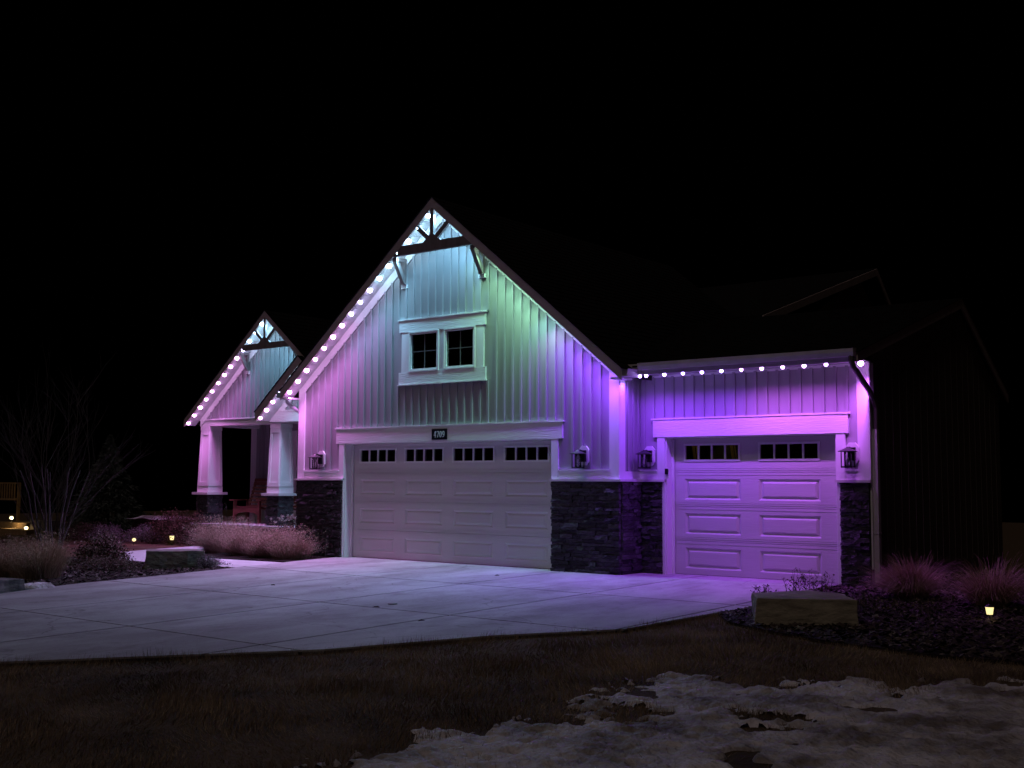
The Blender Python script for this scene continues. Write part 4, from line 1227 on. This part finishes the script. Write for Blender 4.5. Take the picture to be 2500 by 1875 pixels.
# boulders
def boulder(name, base, h, mtl, label, seed, cat='boulder', tilt=0):
    """base: footprint polygon (x,y); irregular extruded block"""
    rd = random.Random(seed)
    import bmesh
    bm = bmesh.new()
    n = len(base)
    z0 = min(gz(x,y) for x,y in base)-.03
    cx = sum(p[0] for p in base)/n; cy = sum(p[1] for p in base)/n
    vb = [bm.verts.new((x,y,z0)) for x,y in base]
    vt = [bm.verts.new((x+(cx-x)*.03, y+(cy-y)*.05, z0+h+rd.uniform(-.015,.015)+tilt*(x-cx))) for x,y in base]
    bm.faces.new(vb[::-1]); bm.faces.new(vt)
    for i in range(n): bm.faces.new((vb[i], vb[(i+1)%n], vt[(i+1)%n], vt[i]))
    bmesh.ops.triangulate(bm, faces=bm.faces[:])
    bmesh.ops.subdivide_edges(bm, edges=bm.edges[:], cuts=5, use_grid_fill=True)
    from mathutils import noise
    for v in bm.verts:
        q = v.co*5+Vector((seed,0,0)); d = noise.fractal(q, 1, 2, 4)*.022
        dirn = (v.co-Vector((cx,cy,z0+h/2))).normalized()
        v.co += dirn*d
    me = bpy.data.meshes.new(name); bm.to_mesh(me); bm.free(); me.materials.append(M[mtl])
    o = bpy.data.objects.new(name, me); col.objects.link(o)
    md = o.modifiers.new('bevel','BEVEL'); md.width = .008; md.segments = 1; md.limit_method = 'ANGLE'; md.angle_limit = R(50)
    return tag(o, label, cat)
boulder('boulder', [(11.31,-3.20),(11.68,-3.84),(12.58,-3.24),(12.22,-2.72),(11.7,-2.55)], .31, 'rock', 'long squared tan boulder at the right corner of the driveway', 3)
boulder('boulder', [(.34,-3.66),(.80,-3.13),(.95,-2.86),(.45,-2.75),(-.15,-3.30)], .33, 'rock_grey', 'squared brown boulder left of the driveway near the walkway', 5)
boulder('boulder', [(1.2,-7.6),(2.02,-7.12),(1.92,-6.62),(1.1,-6.9)], .22, 'rock_grey', 'grey block of stone at the left edge of the picture beside the driveway', 8)
b_ = boulder('boulder', [(-8.2,1.7),(-6.5,1.55),(-6.45,2.1),(-7.2,2.5),(-8.1,2.4)], .52, 'rock_grey', 'flat topped boulder with snow on it beyond the grey mounds', 9)
# snow on that boulder and the lump by the drive
def snow_lump(cx, cy, rx, ry, h, z, label, seed, parent=None):
    from mathutils import noise
    vs = []; fs = []; n = 20
    for j in range(n):
        for i in range(n):
            u = -1+2*i/(n-1); v = -1+2*j/(n-1)
            x, y = cx+u*rx, cy+v*ry
            rr = 1-(u*u+v*v)*(1+.35*noise.noise(Vector((u*2,v*2,seed))))
            hh = max(-.02, h*min(1, rr*2.2)*(1+.4*noise.noise(Vector((u*4,v*4,seed+3)))))
            vs.append((x, y, z+hh))
    for j in range(n-1):
        for i in range(n-1):
            a = j*n+i; fs.append((a, a+1, a+n+1, a+n))
    o = MB().add(vs, fs).build('snow_patch', M['snow'], smooth=True)
    return tag(o, label, 'snow')
snow_lump(-7.3, 2.0, .95, .50, .05, .50, 'thin snow lying on the flat boulder beyond the mounds', 2)
snow_lump(1.72, -6.35, .28, .26, .06, gz(1.7,-6.35), 'small lump of snow between the driveway and the tall brown grass', 4)

# trees
def bare_tree(cx, cy, stems, h, label, seed):
    rd = random.Random(seed)
    t = empty('bare_tree', (cx, cy, gz(cx,cy)), label, 'tree')
    trunk, crown = MB(), MB()
    def grow(mb, p, d, l, r, depth):
        pts = [p]; q = Vector(p); dd = Vector(d)
        n = 4
        for k in range(n):
            dd = (dd+Vector((rd.uniform(-.16,.16), rd.uniform(-.16,.16), rd.uniform(-.02,.10)))).normalized()
            q = q+dd*l/n; pts.append(tuple(q))
        rs = [r*(1-.5*k/n) for k in range(n+1)]
        mb.tube(pts, rs, 5 if r > .01 else 3, cap=False)
        if depth > 0:
            for k in range(rd.choice((3,4)) if depth > 1 else 4):
                i = rd.randint(1, n); b = Vector(pts[i])
                an = rd.uniform(0, 2*math.pi); sp = rd.uniform(.3,.7)
                nd = (dd+Vector((math.cos(an)*sp, math.sin(an)*sp, rd.uniform(0,.25)))).normalized()
                grow(crown, tuple(b), nd, l*rd.uniform(.5,.75), r*.5, depth-1)
    for s in range(stems):
        an = 2*math.pi*s/stems+rd.uniform(-.4,.4); sp = rd.uniform(.08,.30)
        grow(trunk, (cx+math.cos(an)*.10, cy+math.sin(an)*.10, gz(cx,cy)-.02), (math.cos(an)*sp, math.sin(an)*sp, 1), h*.55, .019, 3)
    trunk.build('trunk', M['bark'], t); crown.build('crown', M['bark'], t)
    return t
bare_tree(-2.0, -4.0, 11, 3.2, 'leafless multi-stemmed tree rising behind the tall grass at the left', 11)
def spruce(cx, cy, h, r, label, seed):
    g = np.random.default_rng(seed)
    t = empty('spruce_tree', (cx, cy, 0), label, 'tree')
    MB().tube([(cx,cy,0),(cx,cy,h*.5),(cx,cy,h)], [.09,.05,.01], 6).build('trunk', M['bark'], t)
    n = 15000
    f = g.uniform(0, 1, n)**1.4
    tier = np.floor(f*16)/16+g.normal(0,.012,n)
    a = np.round(g.uniform(0, 22, n))/22*2*np.pi+g.normal(0,.10,n)+tier*9
    q = g.uniform(.15,1,n)**.7
    rr = r*(1-f)*q*(1+.15*np.sin(a*5+tier*20))
    p = np.stack([cx+rr*np.cos(a), cy+rr*np.sin(a), .1+h*f-rr*.25+g.normal(0,.02,n)], -1)
    d = np.stack([np.cos(a), np.sin(a), -.35*np.ones(n)], -1)*.07+g.normal(0,.02,(n,3)); e = g.normal(0,.012,(n,3))
    V = np.stack([p-d-e, p+d*.2-e, p+d, p+e], 1).reshape(-1,3)
    np_mesh('crown', V, np.arange(4*n).reshape(n,4), M['needle'], t, np.repeat(g.uniform(0,1,n),4))
spruce(-12.9, 4.0, 2.6, 1.4, 'small dark spruce standing in the dark left of the porch', 13)

# neighbour's deck railing, lit steps and lamps far left
fn = empty('deck_railing', (-26.2, 8, .62), 'slatted wooden deck railing lit warm at the far left edge', 'railing')
for k in range(11):
    x = -27.6+k*.19
    MB().box(x, x+.07, 8.0, 8.03, .72, 1.28).build('slat', M['far'], fn)
MB().box(-27.7, -25.5, 7.98, 8.05, .64, .72).build('bottom_rail', M['far'], fn)
MB().box(-27.7, -25.5, 7.98, 8.05, 1.28, 1.33).build('top_rail', M['far'], fn)
for x in (-25.55, -27.7):
    MB().box(x, x+.1, 8.05, 8.15, -1.0, 1.33).build('post', M['far'], fn)
def path_light(x, y, z, gw, label, hot=False, shape='cone', cat='garden light', group=None, pw=.6):
    t = empty('path_light', (x, y, gz(x,y)), label, cat, group)
    MB().tube([(x,y,min(gz(x,y)-.03, z-.3)),(x,y,z)], .008, 6).build('stake', M['pole'], t)
    s = gw
    MB().lathe((x,y,z), [(s*.36,0),(s*.5,s*.86)] if shape == 'cone' else [(s*.2,0),(s*.5,s*.25),(s*.5,s*.6),(s*.25,s*.85)], 12).build('lens', M['lamp_hot'] if hot else M['lamp_warm'], t)
    MB().lathe((x,y,z), [(s*.62,s*.90),(s*.58,s*.95),(s*.1,s*1.25)], 12).build('lamp_hat', M['pole'], t)
    l = bpy.data.lights.new('garden_bulb', 'POINT'); l.energy = pw; l.color = (1,.72,.35); l.shadow_soft_size = .03
    o = bpy.data.objects.new('garden_bulb', l); col.objects.link(o); o.parent = t; o.location = (0, 0, z-gz(x,y)-.05)
    return t
path_light(13.57, -2.08, .035, .088, 'glowing yellow cone path light in the right garden bed', pw=.05)
path_light(-5.02, .66, .09, .105, 'glowing path light in front of the russet hedge', pw=.05)
path_light(-5.74, .16, .05, .085, 'small round glowing path light between the grey mounds', shape='round', pw=.05)
path_light(-23.93, 7.0, -.03, .13, "neighbour's higher glowing garden lamp below the deck railing", True, 'round', pw=7)
path_light(-22.5, 6.8, -.36, .13, "neighbour's lower glowing garden lamp beside the lit stone step", True, 'round', pw=7)
sp_ = empty('stone_steps', (-24, 7.4, 0), 'warmly lit stone steps below the far left deck', 'steps')
MB().box(-25.6,-23.4,7.3,8.2,-.9,-.16).build('step', M['far'], sp_)
MB().box(-24.2,-22.3,6.7,7.28,-.9,-.36).build('step', M['far'], sp_)
MB().box(-22.6,-21.2,7.0,7.5,-.7,-.02).build('retaining_block', M['rock_grey'], sp_)

# small marks on the driveway
dc = MB().lathe((7.29,-4.82,gz(7.29,-4.82)+.012), [(.06,.0),(.06,.008),(.03,.012)], 12).build('drain_cap', M['black']); tag(dc, 'small dark round cap set in the driveway', 'drain cap')
def leafthing(x, y, s, a, label):
    u = Vector((math.cos(a), math.sin(a), 0))*s; v = Vector((-math.sin(a), math.cos(a), 0))*s*.4; p = Vector((x,y,gz(x,y)+.014))
    vs = [p-u, p-u*.3-v+Vector((0,0,.012)), p+u*.5-v*.7+Vector((0,0,.008)), p+u, p+u*.3+v+Vector((0,0,.014)), p-u*.5+v*.8+Vector((0,0,.01)), p+Vector((0,0,.002))]
    o = MB().add(vs, [(0,1,6),(1,2,6),(2,3,6),(3,4,6),(4,5,6),(5,0,6)]).build('dead_leaf', M['hedge'])
    tag(o, label, 'leaf', 'dead leaves on the driveway')
leafthing(7.36,-5.17,.05,.4,'dead leaf on the driveway just below the round cap')
leafthing(8.64,-5.75,.05,1.4,'dead leaf on a driveway joint near the lawn')
leafthing(5.6,-3.1,.035,2.4,'dead leaf on the middle of the driveway')
leafthing(6.0,-1.2,.04,.9,'dead leaf on the driveway near the double garage door')
leafthing(4.3,-4.2,.04,.2,'dead leaf on the left part of the driveway')

# ================================================================= lawn and snow
def drive_x(y):          # lawn side edge of the driveway
    P = [(-14,4.4),(-12,5.6),(-10.9,6.5),(-9.9,7.47),(-7.73,9.25),(-6.13,9.95),(-5.4,10.45),(-4.97,10.76),(-3.83,10.84),(-3.2,10.9)]
    return np.interp(y, [p[0] for p in P], [p[1] for p in P])
def bed_y(x):
    P = [(10.9,-3.2),(11.3,-3.75),(11.79,-4.05),(12.79,-4.48),(13.73,-4.65),(15.2,-4.6),(17.5,-4.2),(20,-4)]
    return np.interp(x, [p[0] for p in P], [p[1] for p in P])
from mathutils import noise as mn
def at(u, v):          # ground point seen at a photo pixel (2212 px wide display)
    u *= 1.1302; v *= 1.1302
    d = fw*2811.3+rt2*(u-1250)-up2*(v-937.5); c = Vector((17.352,-15.151,1.418))
    t = -(c.z-.018*c.y)/(d.z-.018*d.y)
    q = c+d*t; return (q.x, q.y)
snow_outline = [at(*q) for q in [(610,1672),(720,1642),(830,1614),(940,1588),(1035,1572),(1110,1556),(1170,1552),(1240,1560),(1250,1518),(1300,1506),(1312,1488),(1380,1475),(1430,1450),(1500,1453),(1560,1468),(1640,1478),(1730,1484),(1790,1474),(1850,1464),(1895,1480),(1960,1496),(1990,1482),(2040,1468),(2120,1470),(2212,1464),(2330,1470),(2600,1600),(2500,1900),(1700,1960),(1100,1960),(500,1800)]]
holes = [[at(*q) for q in [(1290,1528),(1340,1518),(1400,1522),(1440,1532),(1400,1548),(1330,1560),(1290,1552)]],
         [at(*q) for q in [(1590,1530),(1640,1526),(1720,1538),(1735,1546),(1680,1552),(1610,1545)]],
         [at(*q) for q in [(1620,1572),(1680,1562),(1710,1566),(1650,1578)]],
         [at(*q) for q in [(1895,1482),(1935,1488),(1960,1500),(1920,1500)]]]
def sdf(P, X, Y):
    P = np.array(P); dmin = np.full(X.shape, 1e9); ins = np.zeros(X.shape, bool); j = len(P)-1
    for i in range(len(P)):
        ax, ay = P[j]; bx, by = P[i]
        vx, vy = bx-ax, by-ay
        t = np.clip(((X-ax)*vx+(Y-ay)*vy)/(vx*vx+vy*vy+1e-12), 0, 1)
        dmin = np.minimum(dmin, np.hypot(X-ax-t*vx, Y-ay-t*vy))
        ins ^= ((by > Y) != (ay > Y)) & (X < (ax-bx)*(Y-by)/(ay-by+1e-12)+bx)
        j = i
    return np.where(ins, dmin, -dmin)
def vnoise(X, Y, sc, seed):
    g = np.random.default_rng(seed); G = g.uniform(-1, 1, (256, 256))
    x = X*sc+100; y = Y*sc+100; i = np.floor(x).astype(int); j = np.floor(y).astype(int); fx = x-i; fy = y-j
    fx = fx*fx*(3-2*fx); fy = fy*fy*(3-2*fy)
    g00 = G[i%256,j%256]; g10 = G[(i+1)%256,j%256]; g01 = G[i%256,(j+1)%256]; g11 = G[(i+1)%256,(j+1)%256]
    return (g00*(1-fx)+g10*fx)*(1-fy)+(g01*(1-fx)+g11*fx)*fy
n = 330000
Y = rng.uniform(-12.6, -3.2, n); X = rng.uniform(5, 18.5, n)
de = X-drive_x(Y)
k = (de > .0-.10*rng.uniform(0,1,n)**2*(.6+.8*np.sin(Y*3.1)**2)) & (Y < bed_y(X)+.03)
sdq = sdf(snow_outline, X, Y)
for hp in holes: sdq = np.minimum(sdq, -sdf(hp, X, Y))
k &= (sdq < .10*rng.uniform(0, 1, n)) | (rng.uniform(0, 1, n) < .04)
# thin out what the camera cannot see
cxy = np.array([17.352, -15.151]); dirv = np.stack([X-cxy[0], Y-cxy[1]], -1)
f2 = np.array([math.sin(yaw), math.cos(yaw)]); r2 = np.array([math.cos(yaw), -math.sin(yaw)])
dep = dirv@f2; lat = dirv@r2
k &= (dep > 4.0) & (np.abs(lat) < dep*.60)
X, Y, de = X[k], Y[k], de[k]; n = len(X)
a = rng.uniform(0, 2*np.pi, n); h = rng.uniform(.012, .050, n)+np.where(de < .16, rng.uniform(0, .045, n), 0)+np.clip(.03*np.sin(X*2.3+np.sin(Y*1.9)*2)*np.sin(Y*2.7), 0, .02)
lean = rng.normal(0, .020, (n, 2))+np.stack([vnoise(X,Y,1.9,41), vnoise(X,Y,1.9,42)], -1)*.035
h = h*(1+.55*vnoise(X,Y,2.6,43)+.3*vnoise(X,Y,7,44))
z0 = .018*Y-.03
wv = .0022
p = np.stack([X, Y, z0], -1); u = np.stack([np.cos(a), np.sin(a), 0*a], -1)*wv
tip = p+np.stack([lean[:,0], lean[:,1], h+.004], -1)
V = np.stack([p-u, p+u, tip], 1).reshape(-1, 3)
lw = np_mesh('lawn_grass', V, np.arange(3*n).reshape(n,3), M['turf'], attr=np.repeat(np.clip(rng.uniform(0,1,n)**3*(1+1.2*vnoise(X,Y,1.6,31))+.35*np.clip(vnoise(X,Y,3.7,32)+.5*vnoise(X,Y,9,33),-.2,1),0,1), 3))
tag(lw, 'short dormant brown lawn grass in the foreground', 'grass', kind='stuff')

GS = .022
xs = np.arange(11.2, 18.6, GS); ys = np.arange(-12.2, -4.6, GS)
X, Y = np.meshgrid(xs, ys)
sd_ = sdf(snow_outline, X, Y)
for hp in holes: sd_ = np.minimum(sd_, -sdf(hp, X, Y))
nz = .10*vnoise(X,Y,2.2,1)+.13*vnoise(X,Y,5,2)+.13*vnoise(X,Y,10,3)+.13*vnoise(X,Y,19,4)+.08*vnoise(X,Y,31,5)
q = sd_+nz*.95+.045
hgt = np.clip(q/.10, -1, 1)
Z = .018*Y - .03 + np.where(hgt > 0, .006+.020*np.clip(hgt,0,1), .03*hgt) + np.where(hgt>0, .010*vnoise(X,Y,3.2,7)+.012*vnoise(X,Y,7,8)+.013*vnoise(X,Y,14,9)+.011*vnoise(X,Y,24,10), 0)
# icy hollows where the turf pokes through
hol = .5*vnoise(X,Y,1.7,21)+.35*vnoise(X,Y,4.2,22)+.25*vnoise(X,Y,9.5,23)
Z -= np.where(hol < -.40, (-.40-hol)*.30, 0)
keep = (hgt > -.6)
idx = -np.ones(X.shape, int); idx[keep] = np.arange(keep.sum())
V = np.stack([X[keep], Y[keep], Z[keep]], -1)
a = idx[:-1,:-1]; b = idx[:-1,1:]; c = idx[1:,1:]; d = idx[1:,:-1]
ok = (a >= 0) & (b >= 0) & (c >= 0) & (d >= 0)
F = np.stack([a[ok], b[ok], c[ok], d[ok]], -1)
sn = np_mesh('snow', V, F, M['snow'], smooth=True)
tag(sn, 'thin melting sheet of old snow on the foreground lawn', 'snow'); sn['kind'] = 'structure'
if 'category' in sn: del sn['category']

# individual remaining stones of the far piers become one textured part each
for par, e in extra.items():
    o = e.build('stone_courses', M['stone'], par)
    o['kind'] = 'stuff'
